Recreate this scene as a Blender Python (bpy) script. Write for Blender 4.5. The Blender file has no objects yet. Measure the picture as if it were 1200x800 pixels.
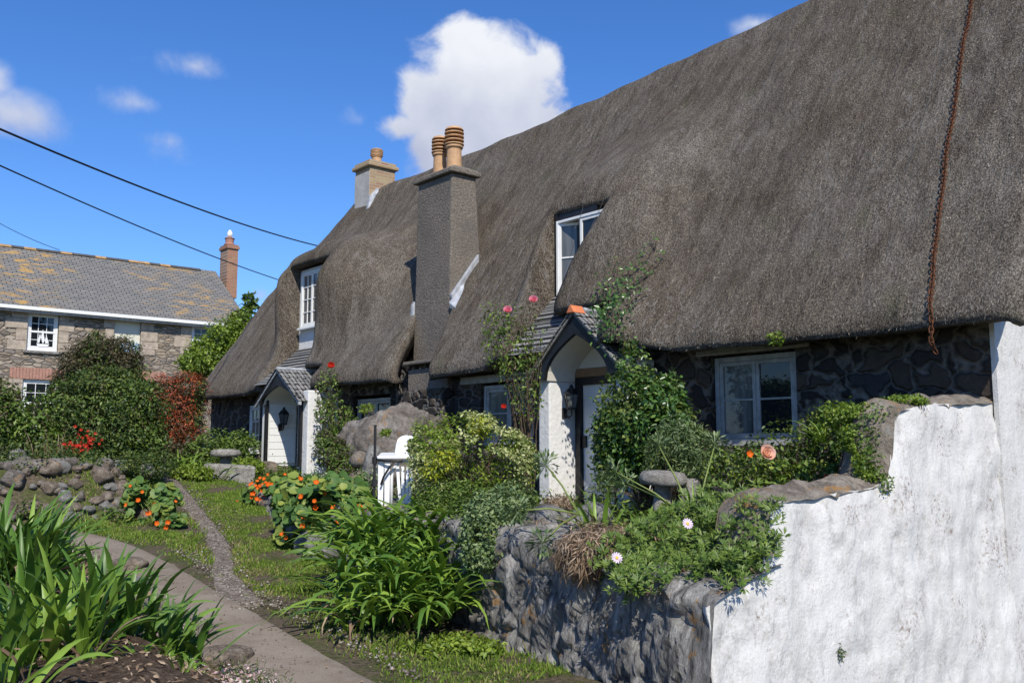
import bpy, bmesh, math, random
import numpy as np
from mathutils import Vector, noise as mnoise
C = bpy.context.scene.collection
SC = bpy.context.scene
R = math.radians
rnd = random.Random(7)
RG = np.random.default_rng(11)

# ------------------------------------------------------------------ camera
CAMZ = 1.65
TILT, YAW, F = R(6.48), R(40.03), 1100.0      # focal length in pixels of a 1200 px wide picture
cy_, sy_ = math.cos(YAW), math.sin(YAW)
fwdL = Vector((sy_, cy_, 0)); RIGHT = Vector((cy_, -sy_, 0))
FWD = fwdL*math.cos(TILT) + Vector((0, 0, 1))*math.sin(TILT)
UP = RIGHT.cross(FWD)
CAM = Vector((0, 0, CAMZ))
cd = bpy.data.cameras.new('camera'); cam = bpy.data.objects.new('camera', cd); C.objects.link(cam)
cam.location = CAM; cam.rotation_euler = (math.pi/2 + TILT, 0, -YAW)
cd.sensor_width = 36; cd.lens = 36*F/1200; cd.clip_end = 20000; cd.clip_start = 0.05
SC.camera = cam
def ray(px, py): return RIGHT*((px-600)/F) + UP*((400-py)/F) + FWD
# survey helpers: where a sight line meets a real wall, the ground level or a distance
def PX(px, py, X): d = ray(px, py); return CAM + d*((X-CAM.x)/d.x)
def PY(px, py, Y): d = ray(px, py); return CAM + d*((Y-CAM.y)/d.y)
def PZ(px, py, Z): d = ray(px, py); return CAM + d*((Z-CAM.z)/d.z)
def PD(px, py, D): return CAM + ray(px, py)*D

# ------------------------------------------------------------------ materials
class NT:
    def __init__(s, name):
        s.m = bpy.data.materials.new(name); s.m.use_nodes = True
        s.t = s.m.node_tree; s.n = s.t.nodes; s.n.clear()
        s.out = s.n.new('ShaderNodeOutputMaterial')
        s._pos = None
    def L(s, a, b): s.t.links.new(a, b)
    def new(s, t, **k):
        x = s.n.new(t)
        for a, b in k.items(): setattr(x, a, b)
        return x
    def pos(s):
        if s._pos is None: s._pos = s.new('ShaderNodeNewGeometry').outputs['Position']
        return s._pos
    def obj(s): return s.new('ShaderNodeTexCoord').outputs['Object']
    def mapping(s, vec, scale=(1, 1, 1), rot=(0, 0, 0), loc=(0, 0, 0)):
        m = s.new('ShaderNodeMapping'); s.L(vec, m.inputs['Vector'])
        m.inputs['Scale'].default_value = scale; m.inputs['Rotation'].default_value = rot; m.inputs['Location'].default_value = loc
        return m.outputs[0]
    def noise(s, scale, detail=4, rough=.55, vec=None, dist=0):
        x = s.new('ShaderNodeTexNoise'); s.L(vec or s.pos(), x.inputs['Vector'])
        x.inputs['Scale'].default_value = scale; x.inputs['Detail'].default_value = detail
        x.inputs['Roughness'].default_value = rough; x.inputs['Distortion'].default_value = dist
        return x.outputs['Fac']
    def voro(s, scale, vec=None, feature='F1', out='Distance', rand=1.0):
        x = s.new('ShaderNodeTexVoronoi', feature=feature); s.L(vec or s.pos(), x.inputs['Vector'])
        x.inputs['Scale'].default_value = scale; x.inputs['Randomness'].default_value = rand
        return x.outputs[out]
    def ramp(s, fac, stops, interp='LINEAR'):
        x = s.new('ShaderNodeValToRGB'); s.L(fac, x.inputs[0]); e = x.color_ramp.elements
        x.color_ramp.interpolation = interp
        while len(e) < len(stops): e.new(.5)
        for q, (p, c) in zip(e, stops):
            q.position = p; q.color = (c, c, c, 1) if not isinstance(c, (tuple, list)) else tuple(c)+(1,)
        return x.outputs[0]
    def mix(s, fac, a, b, mode='MIX'):
        x = s.new('ShaderNodeMix', data_type='RGBA', blend_type=mode)
        for sock, v in ((x.inputs[0], fac), (x.inputs[6], a), (x.inputs[7], b)):
            if isinstance(v, (int, float)): sock.default_value = v
            elif isinstance(v, (tuple, list)): sock.default_value = tuple(v)+(1,)
            else: s.L(v, sock)
        return x.outputs[2]
    def math(s, op, a, b=0):
        x = s.new('ShaderNodeMath', operation=op)
        for sock, v in ((x.inputs[0], a), (x.inputs[1], b)):
            if isinstance(v, (int, float)): sock.default_value = v
            else: s.L(v, sock)
        return x.outputs[0]
    def bump(s, h, dist=.02, strength=1.0, prev=None):
        x = s.new('ShaderNodeBump'); s.L(h, x.inputs['Height'])
        x.inputs['Distance'].default_value = dist; x.inputs['Strength'].default_value = strength
        if prev: s.L(prev, x.inputs['Normal'])
        return x.outputs[0]
    def bsdf(s, color, rough=.8, bump=None, metal=0, spec=.3, link=True):
        b = s.new('ShaderNodeBsdfPrincipled')
        if isinstance(color, (tuple, list)): b.inputs['Base Color'].default_value = tuple(color)+(1,)
        else: s.L(color, b.inputs['Base Color'])
        if isinstance(rough, (int, float)): b.inputs['Roughness'].default_value = rough
        else: s.L(rough, b.inputs['Roughness'])
        b.inputs['Metallic'].default_value = metal; b.inputs['Specular IOR Level'].default_value = spec
        if bump: s.L(bump, b.inputs['Normal'])
        if link: s.L(b.outputs[0], s.out.inputs[0])
        return b

def leaf_mat(name, c1, c2, c3=None, trans=.3, rough=.45, spec=.35):
    t = NT(name); g = t.new('ShaderNodeNewGeometry')
    c3 = c3 or c2
    col = t.ramp(g.outputs['Random Per Island'], [(0, c1), (.55, c2), (.93, c3), (1, c3)])
    b = t.bsdf(col, rough, spec=spec, link=False)
    tr = t.new('ShaderNodeBsdfTranslucent'); col2 = t.mix(1.0, col, (1.0, 1.0, .55), 'MULTIPLY'); t.L(col2, tr.inputs[0])
    mx = t.new('ShaderNodeMixShader'); mx.inputs[0].default_value = trans
    t.L(b.outputs[0], mx.inputs[1]); t.L(tr.outputs[0], mx.inputs[2]); t.L(mx.outputs[0], t.out.inputs[0])
    return t.m

def plain(name, c, rough=.6, var=.12, scale=12, bump=.003, spec=.35, metal=0):
    t = NT(name); n = t.noise(scale, 5)
    col = t.mix(t.ramp(n, [(.3, 0.), (.7, 1.)]), tuple(x*(1-var) for x in c), tuple(min(1, x*(1+var)) for x in c))
    t.bsdf(col, rough, t.bump(t.noise(scale*3, 4), bump, 1) if bump else None, metal, spec)
    return t.m

M = {}
def make_materials():
    # thatch: reed ends with netting over them
    t = NT('thatch')
    p = t.pos()
    slope = t.mapping(p, rot=(0, R(-55), 0))              # x runs up the slope
    st = t.mapping(slope, scale=(.35, 2.6, 1))
    fine = t.noise(46, 3, .7, t.mapping(slope, scale=(.55, 1.25, 1)))
    vfine = t.noise(95, 2, .6, t.mapping(slope, scale=(.6, 1.2, 1)))
    streak = t.noise(1.6, 5, .6, st, .6)
    big = t.noise(.45, 4, .6)
    ch = t.math('ADD', t.math('MULTIPLY', fine, .6), t.math('MULTIPLY', vfine, .4))
    c = t.ramp(ch, [(.36, (.022, .019, .016)), (.47, (.108, .095, .08)), (.55, (.215, .192, .163)), (.66, (.44, .40, .34))])
    c = t.mix(t.ramp(big, [(.35, 0.), (.65, .75)]), c, t.mix(1.0, c, (.74, .66, .57), 'MULTIPLY'))
    c = t.mix(t.ramp(streak, [(.40, 0.), (.62, .7)]), c, t.mix(1.0, c, (.6, .56, .53), 'MULTIPLY'))
    st2 = t.noise(7.5, 3, .6, t.mapping(slope, scale=(.12, 1.6, 1)), .5)
    c = t.mix(t.ramp(st2, [(.55, 0.), (.72, .55)]), c, t.mix(1.0, c, (1.6, 1.55, 1.45), 'MULTIPLY'))
    c = t.mix(t.ramp(t.noise(170, 1, .5, t.mapping(slope, scale=(.3, 1.3, 1))), [(.66, 0.), (.70, .8)]), c, (.52, .47, .39))
    wr = t.noise(2.3, 3, .5, t.mapping(slope, scale=(.16, 2.0, 1)), 1.0)
    wrm = t.math('MULTIPLY', t.ramp(wr, [(.48, 0.), (.5, 1.), (.52, 0.)]), t.ramp(t.noise(.5, 2), [(.44, 0.), (.58, .5)]))
    c = t.mix(wrm, c, (.3, .28, .26))
    c = t.mix(t.ramp(t.noise(1.3, 6, .7, t.mapping(st, loc=(3, 1, 0))), [(.50, 0.), (.64, .6)]), c, t.mix(1., c, (.55, .53, .52), 'MULTIPLY'))
    moss = t.ramp(t.noise(1.1, 6, .65), [(.60, 0.), (.72, .35)])
    c = t.mix(moss, c, (.10, .11, .05))
    b = t.bump(ch, .045, 1.0)
    b = t.bump(t.noise(5, 4, .6, st), .10, .6, b)
    t.bsdf(c, .95, b, spec=.1); M['thatch'] = t.m
    M['straw'] = leaf_mat('straw', (.12, .1, .075), (.22, .19, .14), (.5, .44, .34), .1, .8, .1)
    # dark rubble of the cottage
    t = NT('cottage_rubble'); w = t.mapping(t.pos(), scale=(1, 1, 1.35))
    wn = t.new('ShaderNodeVectorMath', operation='ADD'); nz = t.new('ShaderNodeTexNoise'); nz.inputs['Scale'].default_value = 3.0
    t.L(w, nz.inputs['Vector']); sc = t.new('ShaderNodeVectorMath', operation='SCALE'); sc.inputs['Scale'].default_value = .42
    t.L(nz.outputs['Color'], sc.inputs[0]); t.L(w, wn.inputs[0]); t.L(sc.outputs[0], wn.inputs[1])
    e = t.voro(3.1, wn.outputs[0], 'DISTANCE_TO_EDGE'); cc = t.voro(3.1, wn.outputs[0], 'F1', 'Color')
    sep = t.new('ShaderNodeSeparateColor'); t.L(cc, sep.inputs[0])
    st_ = t.ramp(sep.outputs[0], [(0, (.025, .024, .023)), (.4, (.05, .043, .038)), (.75, (.085, .066, .05)), (1, (.045, .045, .047))])
    st_ = t.mix(t.ramp(t.noise(14, 5), [(.3, 0.), (.7, .6)]), st_, t.mix(1., st_, (.5, .5, .5), 'MULTIPLY'))
    mo = t.ramp(t.math('ADD', e, t.math('MULTIPLY', t.math('SUBTRACT', t.noise(7, 5, .7), .5), .28)), [(.02, 1.), (.11, 0.)])
    c = t.mix(mo, st_, t.mix(t.noise(9, 4), (.09, .08, .07), (.20, .18, .155)))
    b = t.bump(t.ramp(e, [(.0, 0.), (.16, 1.)]), .05, 1); b = t.bump(t.noise(20, 5), .02, .7, b)
    t.bsdf(c, .95, b, spec=.15); M['cottage_rubble'] = t.m
    # pale granite and killas coursed rubble of the far house
    t = NT('house_rubble'); w = t.mapping(t.pos(), scale=(1.1, 1, 2.7))
    wn = t.new('ShaderNodeVectorMath', operation='ADD'); nz = t.new('ShaderNodeTexNoise'); nz.inputs['Scale'].default_value = 1.7
    t.L(w, nz.inputs['Vector']); sc = t.new('ShaderNodeVectorMath', operation='SCALE'); sc.inputs['Scale'].default_value = .25
    t.L(nz.outputs['Color'], sc.inputs[0]); t.L(w, wn.inputs[0]); t.L(sc.outputs[0], wn.inputs[1])
    e = t.voro(3.0, wn.outputs[0], 'DISTANCE_TO_EDGE'); cc = t.voro(3.0, wn.outputs[0], 'F1', 'Color')
    sep = t.new('ShaderNodeSeparateColor'); t.L(cc, sep.inputs[0])
    st_ = t.ramp(sep.outputs[0], [(0, (.16, .145, .13)), (.25, (.28, .225, .165)), (.5, (.37, .30, .22)), (.75, (.24, .21, .185)), (1, (.42, .36, .28))])
    st_ = t.mix(t.ramp(t.noise(6, 6, .7), [(.35, 0.), (.7, .75)]), st_, t.mix(1., st_, (.5, .48, .46), 'MULTIPLY'))
    c = t.mix(t.ramp(e, [(.02, .75), (.07, 0.)]), st_, (.27, .235, .2))
    t.bsdf(c, .95, t.bump(t.ramp(e, [(.0, 0.), (.15, 1.)]), .05, 1), spec=.15); M['house_rubble'] = t.m
    M['granite_block'] = plain('granite_block', (.36, .30, .235), .9, .3, 5, .01)
    # whitewash
    t = NT('whitewash')
    dr = t.noise(3.2, 6, .65, t.mapping(t.pos(), scale=(1, 1, .28)), .4)
    sp = t.noise(17, 5, .7)
    dm = t.math('MULTIPLY', t.ramp(dr, [(.44, 0.), (.64, 1.)]), t.ramp(sp, [(.42, 0.), (.7, 1.)]))
    c = t.mix(t.math('MULTIPLY', dm, .85), (.61, .60, .578), (.30, .275, .24))
    chip = t.math('MULTIPLY', t.ramp(t.noise(2.1, 3, .5, None, .5), [(.54, 0.), (.63, 1.)]), t.ramp(t.noise(30, 5, .75), [(.52, 0.), (.60, 1.)]))
    c = t.mix(t.math('MULTIPLY', chip, .8), c, (.20, .13, .10))
    pit = t.ramp(t.noise(24, 6, .75, t.mapping(t.pos(), scale=(1, 1, .6))), [(.60, 0.), (.66, 1.)]); c = t.mix(t.math('MULTIPLY', pit, t.ramp(t.noise(1.7, 4), [(.42, .1), (.62, .85)])), c, (.36, .33, .29))
    run = t.ramp(t.noise(5, 5, .6, t.mapping(t.pos(), scale=(1, 1, .09))), [(.46, 0.), (.72, .7)]); c = t.mix(run, c, (.50, .485, .455))
    b = t.bump(t.voro(3.6, t.mapping(t.pos(), scale=(1, 1, 1.5)), 'SMOOTH_F1'), -.02, .5); b = t.bump(t.noise(3.5, 6, .6), .02, .5, b); b = t.bump(t.noise(15, 6, .7, t.mapping(t.pos(), scale=(1, 1, .5))), .02, .8, b); b = t.bump(t.noise(42, 4, .6), .007, .8, b)
    t.bsdf(c, .9, b, spec=.2); M['whitewash'] = t.m
    M['white_render'] = plain('white_render', (.66, .655, .64), .85, .05, 5, .012)
    M['grey_render'] = plain('grey_render', (.40, .385, .36), .9, .2, 4, .01)
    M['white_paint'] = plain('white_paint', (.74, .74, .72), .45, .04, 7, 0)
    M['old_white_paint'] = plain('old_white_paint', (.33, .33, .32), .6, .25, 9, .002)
    M['cream_board'] = plain('cream_board', (.66, .62, .54), .6, .05, 6, 0)
    M['black_paint'] = plain('black_paint', (.014, .014, .015), .4, .3, 8, .001)
    t = NT('window_glass'); t.bsdf((.012, .015, .018), .04, t.bump(t.noise(2.5, 2), .01, .25), spec=.6); M['glass'] = t.m
    t = NT('curtained_glass'); cv = t.noise(9, 2, .5, t.mapping(t.pos(), scale=(1, 1, .08)))
    t.bsdf(t.ramp(cv, [(.3, (.05, .055, .055)), (.7, (.16, .165, .16))]), .05, t.bump(t.noise(2.5, 2), .01, .25), spec=.6); M['curtain_glass'] = t.m
    # slate
    def slate(name, axisrot, a, b2, lichen, sx=.42, sz=.2):
        t = NT(name); v = t.mapping(t.pos(), rot=axisrot)
        br = t.new('ShaderNodeTexBrick'); t.L(v, br.inputs['Vector']); br.inputs['Scale'].default_value = 1
        br.inputs['Brick Width'].default_value = sx; br.inputs['Row Height'].default_value = sz; br.inputs['Mortar Size'].default_value = .012
        br.inputs['Color1'].default_value = a+(1,); br.inputs['Color2'].default_value = b2+(1,); br.inputs['Mortar'].default_value = (.02, .02, .022, 1)
        c = t.mix(t.ramp(t.noise(3.5, 5, .65, t.mapping(v, scale=(.5, 1, 1))), [(.35, 0.), (.7, .7)]), br.outputs[0], t.mix(1., br.outputs[0], (1.6, 1.5, 1.38), 'MULTIPLY'))
        if lichen:
            lm = t.math('MULTIPLY', t.ramp(t.noise(1.9, 6, .75, t.mapping(v, scale=(.7, 1.5, 1))), [(.52, 0.), (.59, 1.)]), t.ramp(t.noise(.32, 3), [(.40, 0.), (.60, 1.)]))
            c = t.mix(t.math('MULTIPLY', lm, .85), c, (.44, .26, .07))
        t.bsdf(c, .75, t.bump(br.outputs['Fac'], -.02, .8), spec=.3); return t.m
    M['slate_far'] = slate('slate_far', (R(-38), 0, 0), (.135, .135, .13), (.17, .165, .155), True, .32, .15)
    M['slate_near'] = slate('slate_near', (R(-90), 0, R(90)), (.14, .145, .15), (.21, .21, .205), False, .24, .085)
    # roughcast chimney
    t = NT('roughcast'); c = t.mix(t.ramp(t.noise(26, 4, .7), [(.35, 0.), (.7, 1.)]), (.13, .112, .092), (.27, .235, .195))
    c = t.mix(t.ramp(t.noise(70, 2), [(.68, 0.), (.72, .7)]), c, (.42, .4, .37))
    c = t.mix(t.ramp(t.noise(1.5, 5, .6), [(.45, 0.), (.7, .5)]), c, (.10, .095, .09))
    t.bsdf(c, .95, t.bump(t.noise(32, 4, .6), .035, 1), spec=.1); M['roughcast'] = t.m
    t = NT('lead'); t.bsdf(t.ramp(t.noise(8, 5), [(.3, (.28, .29, .31)), (.7, (.5, .52, .55))]), .5, t.bump(t.noise(7, 4), .03, .8), .2, .4); M['lead'] = t.m
    def brick(name, rot, c1, c2, mo):
        t = NT(name); br = t.new('ShaderNodeTexBrick'); t.L(t.mapping(t.pos(), rot=rot), br.inputs['Vector']); br.inputs['Scale'].default_value = 1
        br.inputs['Brick Width'].default_value = .23; br.inputs['Row Height'].default_value = .075; br.inputs['Mortar Size'].default_value = .008
        br.inputs['Color1'].default_value = c1+(1,); br.inputs['Color2'].default_value = c2+(1,); br.inputs['Mortar'].default_value = mo+(1,)
        c = t.mix(t.ramp(t.noise(3, 5, .7), [(.4, 0.), (.7, .5)]), br.outputs[0], (.30, .25, .16))
        t.bsdf(c, .9, t.bump(br.outputs['Fac'], -.012, .7), spec=.15); return t.m
    M['brick'] = brick('brick', (R(90), 0, 0), (.36, .15, .085), (.27, .11, .07), (.33, .28, .23))
    M['old_brick'] = brick('old_brick', (R(90), 0, 0), (.30, .16, .09), (.38, .28, .14), (.36, .33, .29))
    M['terracotta'] = plain('terracotta', (.46, .28, .15), .75, .18, 8, .004)
    M['red_clay'] = plain('red_clay', (.36, .19, .14), .8, .2, 10, .004)
    M['ridge_clay'] = plain('ridge_clay', (.55, .17, .07), .8, .15, 10, .004)
    # rocks
    def rock(name, dark, mid, light, lich, scale=1., strat=(1, 1, 1), rot=(0, 0, 0), use_obj=False):
        t = NT(name); src = t.obj() if use_obj else t.pos(); v = t.mapping(src, scale=strat, rot=rot)
        n1 = t.noise(5*scale, 7, .68, v, .7)
        c = t.ramp(n1, [(.34, dark), (.5, mid), (.66, light)])
        c = t.mix(t.ramp(t.noise(28*scale, 4, .7, v), [(.35, .55), (.6, 0.)]), c, t.mix(1., c, (.42, .42, .42), 'MULTIPLY'))
        if lich:
            lm = t.ramp(t.noise(4.2*scale, 6, .7, src), [(.585, 0.), (.64, 1.)]); c = t.mix(t.math('MULTIPLY', lm, lich), c, (.44, .23, .06))
        lg = t.ramp(t.noise(6.5*scale, 6, .7, t.mapping(src, loc=(5, 3, 1))), [(.58, 0.), (.66, .55)]); c = t.mix(lg, c, (.33, .33, .30))
        b = t.bump(n1, .06, 1); b = t.bump(t.noise(16*scale, 6, .75, v), .04, 1, b); b = t.bump(t.noise(60*scale, 4, .7, v), .012, 1, b)
        t.bsdf(c, .9, b, spec=.25); return t.m
    M['wall_rock'] = rock('wall_rock', (.09, .088, .083), (.35, .335, .31), (.62, .60, .56), .75, 1.1, (1.0, 2.6, .6), (R(35), 0, 0))
    M['cap_stone'] = rock('cap_stone', (.15, .125, .10), (.31, .265, .215), (.46, .40, .33), .75, 1.2)
    M['boulder'] = rock('boulder', (.10, .085, .07), (.20, .175, .15), (.32, .29, .26), .45, .8, use_obj=True)
    M['grey_stone'] = rock('grey_stone', (.15, .145, .135), (.29, .28, .26), (.44, .43, .40), .15, 1.3, use_obj=True)
    M['brown_board'] = plain('brown_board', (.22, .13, .07), .7, .2, 6, .002)
    M['brown_stone'] = rock('brown_stone', (.12, .095, .075), (.25, .20, .155), (.40, .335, .27), .2, 1.2, use_obj=True)
    M['granite'] = rock('granite', (.26, .24, .21), (.42, .395, .355), (.56, .54, .5), .0, 2.0, use_obj=True)
    # grounds
    t = NT('ground'); n = t.noise(2.2, 6, .65); n2 = t.noise(22, 5, .7)
    c = t.mix(t.ramp(n, [(.42, 0.), (.6, 1.)]), t.ramp(n2, [(.3, (.06, .045, .032)), (.7, (.17, .135, .10))]), t.ramp(n2, [(.3, (.04, .05, .018)), (.7, (.11, .125, .04))]))
    t.bsdf(c, .95, t.bump(n2, .04, 1), spec=.1); M['ground'] = t.m
    t = NT('asphalt'); n2 = t.noise(120, 3, .7)
    c = t.ramp(n2, [(.3, (.185, .15, .115)), (.7, (.33, .28, .225))])
    c = t.mix(t.ramp(t.noise(.8, 6, .7, None, .8), [(.5, 0.), (.58, .5)]), c, t.mix(1., c, (.7, .66, .6), 'MULTIPLY'))
    c = t.mix(t.ramp(t.noise(60, 2, .6, t.mapping(t.pos(), loc=(7, 0, 0))), [(.70, 0.), (.74, .7)]), c, (.10, .065, .04))
    c = t.mix(t.ramp(t.noise(1.4, 5, .6), [(.4, 0.), (.7, .55)]), c, t.mix(1., c, (.74, .72, .7), 'MULTIPLY'))
    t.bsdf(c, .9, t.bump(n2, .008, .8), spec=.25); M['asphalt'] = t.m
    t = NT('gravel'); e = t.voro(42, None, 'F1', 'Color'); sep = t.new('ShaderNodeSeparateColor'); t.L(e, sep.inputs[0])
    c = t.ramp(sep.outputs[0], [(0, (.11, .09, .07)), (.6, (.22, .185, .15)), (1, (.36, .32, .28))])
    t.bsdf(t.mix(t.ramp(t.noise(3, 4), [(.4, 0.), (.7, .7)]), c, (.13, .105, .08)), .95, t.bump(t.voro(42), -.02, 1), spec=.15); M['gravel'] = t.m
    t = NT('soil'); n2 = t.noise(26, 6, .75)
    t.bsdf(t.ramp(n2, [(.3, (.04, .028, .02)), (.5, (.12, .085, .06)), (.72, (.27, .21, .155))]), .95, t.bump(n2, .06, 1), spec=.1); M['soil'] = t.m
    M['plastic'] = plain('white_plastic', (.78, .79, .8), .35, .03, 5, 0, .5)
    M['iron'] = plain('black_iron', (.018, .018, .018), .5, .3, 20, .001)
    t = NT('rust'); t.bsdf(t.ramp(t.noise(30, 5), [(.3, (.05, .022, .012)), (.7, (.17, .07, .035))]), .9, t.bump(t.noise(60, 3), .004, .8), .2, .2); M['rust'] = t.m
    M['rubber_and_shade'] = plain('cable_rubber_and_shade', (.012, .012, .013), .6, .1, 5, 0)  # black of the cables, also the painted shade inside the chimney pots
    M['wire'] = plain('net_wire', (.15, .145, .135), .5, .1, 5, 0, .5, .4)
    M['stem'] = plain('woody_stem', (.10, .07, .045), .9, .25, 20, .004)
    M['green_stem'] = plain('green_stem', (.16, .20, .05), .55, .15, 10, 0)
    # leaves
    M['dark_leaf'] = leaf_mat('dark_leaf', (0.0312, 0.0612, 0.0162), (0.071, 0.116, 0.027), (0.156, 0.19, 0.0405))
    M['mid_leaf'] = leaf_mat('mid_leaf', (0.0497, 0.102, 0.0162), (0.106, 0.177, 0.0297), (0.199, 0.272, 0.054))
    M['bright_leaf'] = leaf_mat('bright_leaf', (0.0994, 0.163, 0.0162), (0.185, 0.272, 0.0338), (0.284, 0.367, 0.054), .35)
    M['brown_leaf'] = leaf_mat('brown_leaf', (0.0426, 0.0476, 0.0243), (0.0923, 0.0816, 0.0405), (0.156, 0.116, 0.0607))
    M['glossy_leaf'] = leaf_mat('glossy_leaf', (0.0256, 0.068, 0.0162), (0.0568, 0.129, 0.0243), (0.121, 0.218, 0.0405), .22, .3, .5)
    M['varieg_leaf'] = leaf_mat('variegated_leaf', (.10, .16, .03), (.34, .38, .14), (.58, .58, .30), .3)
    M['yellow_leaf'] = leaf_mat('yellow_leaf', (.2, .26, .02), (.36, .4, .03), (.5, .5, .06), .35)
    M['red_leaf'] = leaf_mat('red_leaf', (.10, .03, .018), (.32, .07, .028), (.46, .12, .04), .25)
    M['ridge_dark'] = plain('ridge_dark', (.07, .065, .06), .8, .3, 6, .004)
    M['ridge_lichen'] = plain('ridge_lichen', (.36, .22, .09), .85, .35, 5, .004)
    M['strap_leaf'] = leaf_mat('strap_leaf', (0.0497, 0.116, 0.0162), (0.0923, 0.19, 0.027), (0.163, 0.272, 0.0473), .25, .42, .4)
    M['strap_light'] = leaf_mat('strap_light', (0.0852, 0.163, 0.0162), (0.156, 0.258, 0.0338), (0.241, 0.367, 0.054), .28, .42, .4)
    M['nast_leaf'] = leaf_mat('nasturtium_leaf', (.06, .125, .03), (.10, .19, .045), (.26, .31, .06), .3, .5, .3)
    M['grey_leaf'] = leaf_mat('grey_green_leaf', (0.071, 0.122, 0.0473), (0.128, 0.19, 0.0743), (0.213, 0.272, 0.108), .2)
    M['dry_leaf'] = leaf_mat('dry_leaf', (.11, .07, .045), (.25, .175, .115), (.42, .32, .23), .15, .8, .1)
    M['old_grass'] = leaf_mat('old_grass_blade', (.10, .11, .035), (.2, .19, .07), (.34, .29, .14), .2, .7, .1)
    M['grass'] = leaf_mat('grass_blade', (0.071, 0.136, 0.0162), (0.142, 0.231, 0.027), (0.27, 0.34, 0.0675), .3, .6, .2)
    M['orange'] = leaf_mat('orange_petal', (.66, .075, .008), (.75, .15, .012), None, .25, .5, .2)
    M['scarlet'] = leaf_mat('scarlet_petal', (.5, .03, .02), (.6, .05, .03), None, .25, .5, .2)
    M['pink'] = leaf_mat('pink_petal', (.72, .18, .28), (.8, .3, .4), None, .25, .5, .2)
    M['peach'] = leaf_mat('peach_petal', (.80, .42, .31), (.88, .58, .47), None, .3, .5, .2)
    M['lilac'] = leaf_mat('lilac_petal', (.68, .5, .68), (.78, .66, .78), None, .3, .5, .2)
    M['thrift'] = leaf_mat('thrift_petal', (.55, .3, .36), (.66, .45, .48), (.75, .68, .66), .25, .6, .2)
    M['yellow'] = plain('yellow_centre', (.6, .4, .05), .7, .1, 5, 0)
make_materials()

# ------------------------------------------------------------------ object helpers
def link(o, parent=None):
    C.objects.link(o)
    if parent is not None: o.parent = parent
    return o
def tag(o, label=None, cat=None, group=None, kind=None):
    for k, v in (('label', label), ('category', cat), ('group', group), ('kind', kind)):
        if v: o[k] = v
    return o
def wpos(o):
    v = Vector(o.location)
    while o.parent: o = o.parent; v += Vector(o.location)
    return v
def thing(name, label, cat, loc, group=None):
    o = bpy.data.objects.new(name, None); o.location = loc; o.empty_display_size = .1; link(o)
    return tag(o, label, cat, group)
def np_mesh(name, V, Fc, mats, parent=None, smooth=False, mi=None, loc=None):
    """V (n,3), Fc (m,k) all faces of one size; world coordinates"""
    me = bpy.data.meshes.new(name); V = np.asarray(V, dtype=np.float64); Fc = np.asarray(Fc, dtype=np.int32)
    off = Vector((0, 0, 0)); o = bpy.data.objects.new(name, me)
    if parent is not None: off = wpos(parent)
    elif loc is not None: off = Vector(loc); o.location = off
    V = V - np.array(off)
    me.vertices.add(len(V)); me.vertices.foreach_set('co', V.astype(np.float32).ravel())
    m, k = Fc.shape
    me.loops.add(m*k); me.loops.foreach_set('vertex_index', Fc.ravel())
    me.polygons.add(m); me.polygons.foreach_set('loop_start', np.arange(0, m*k, k, dtype=np.int32))
    if smooth: me.polygons.foreach_set('use_smooth', np.ones(m, dtype=bool))
    for x in (mats if isinstance(mats, (list, tuple)) else [mats]): me.materials.append(x)
    if mi is not None: me.polygons.foreach_set('material_index', np.asarray(mi, dtype=np.int32))
    me.update(calc_edges=True); me.validate()
    return link(o, parent)

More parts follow.
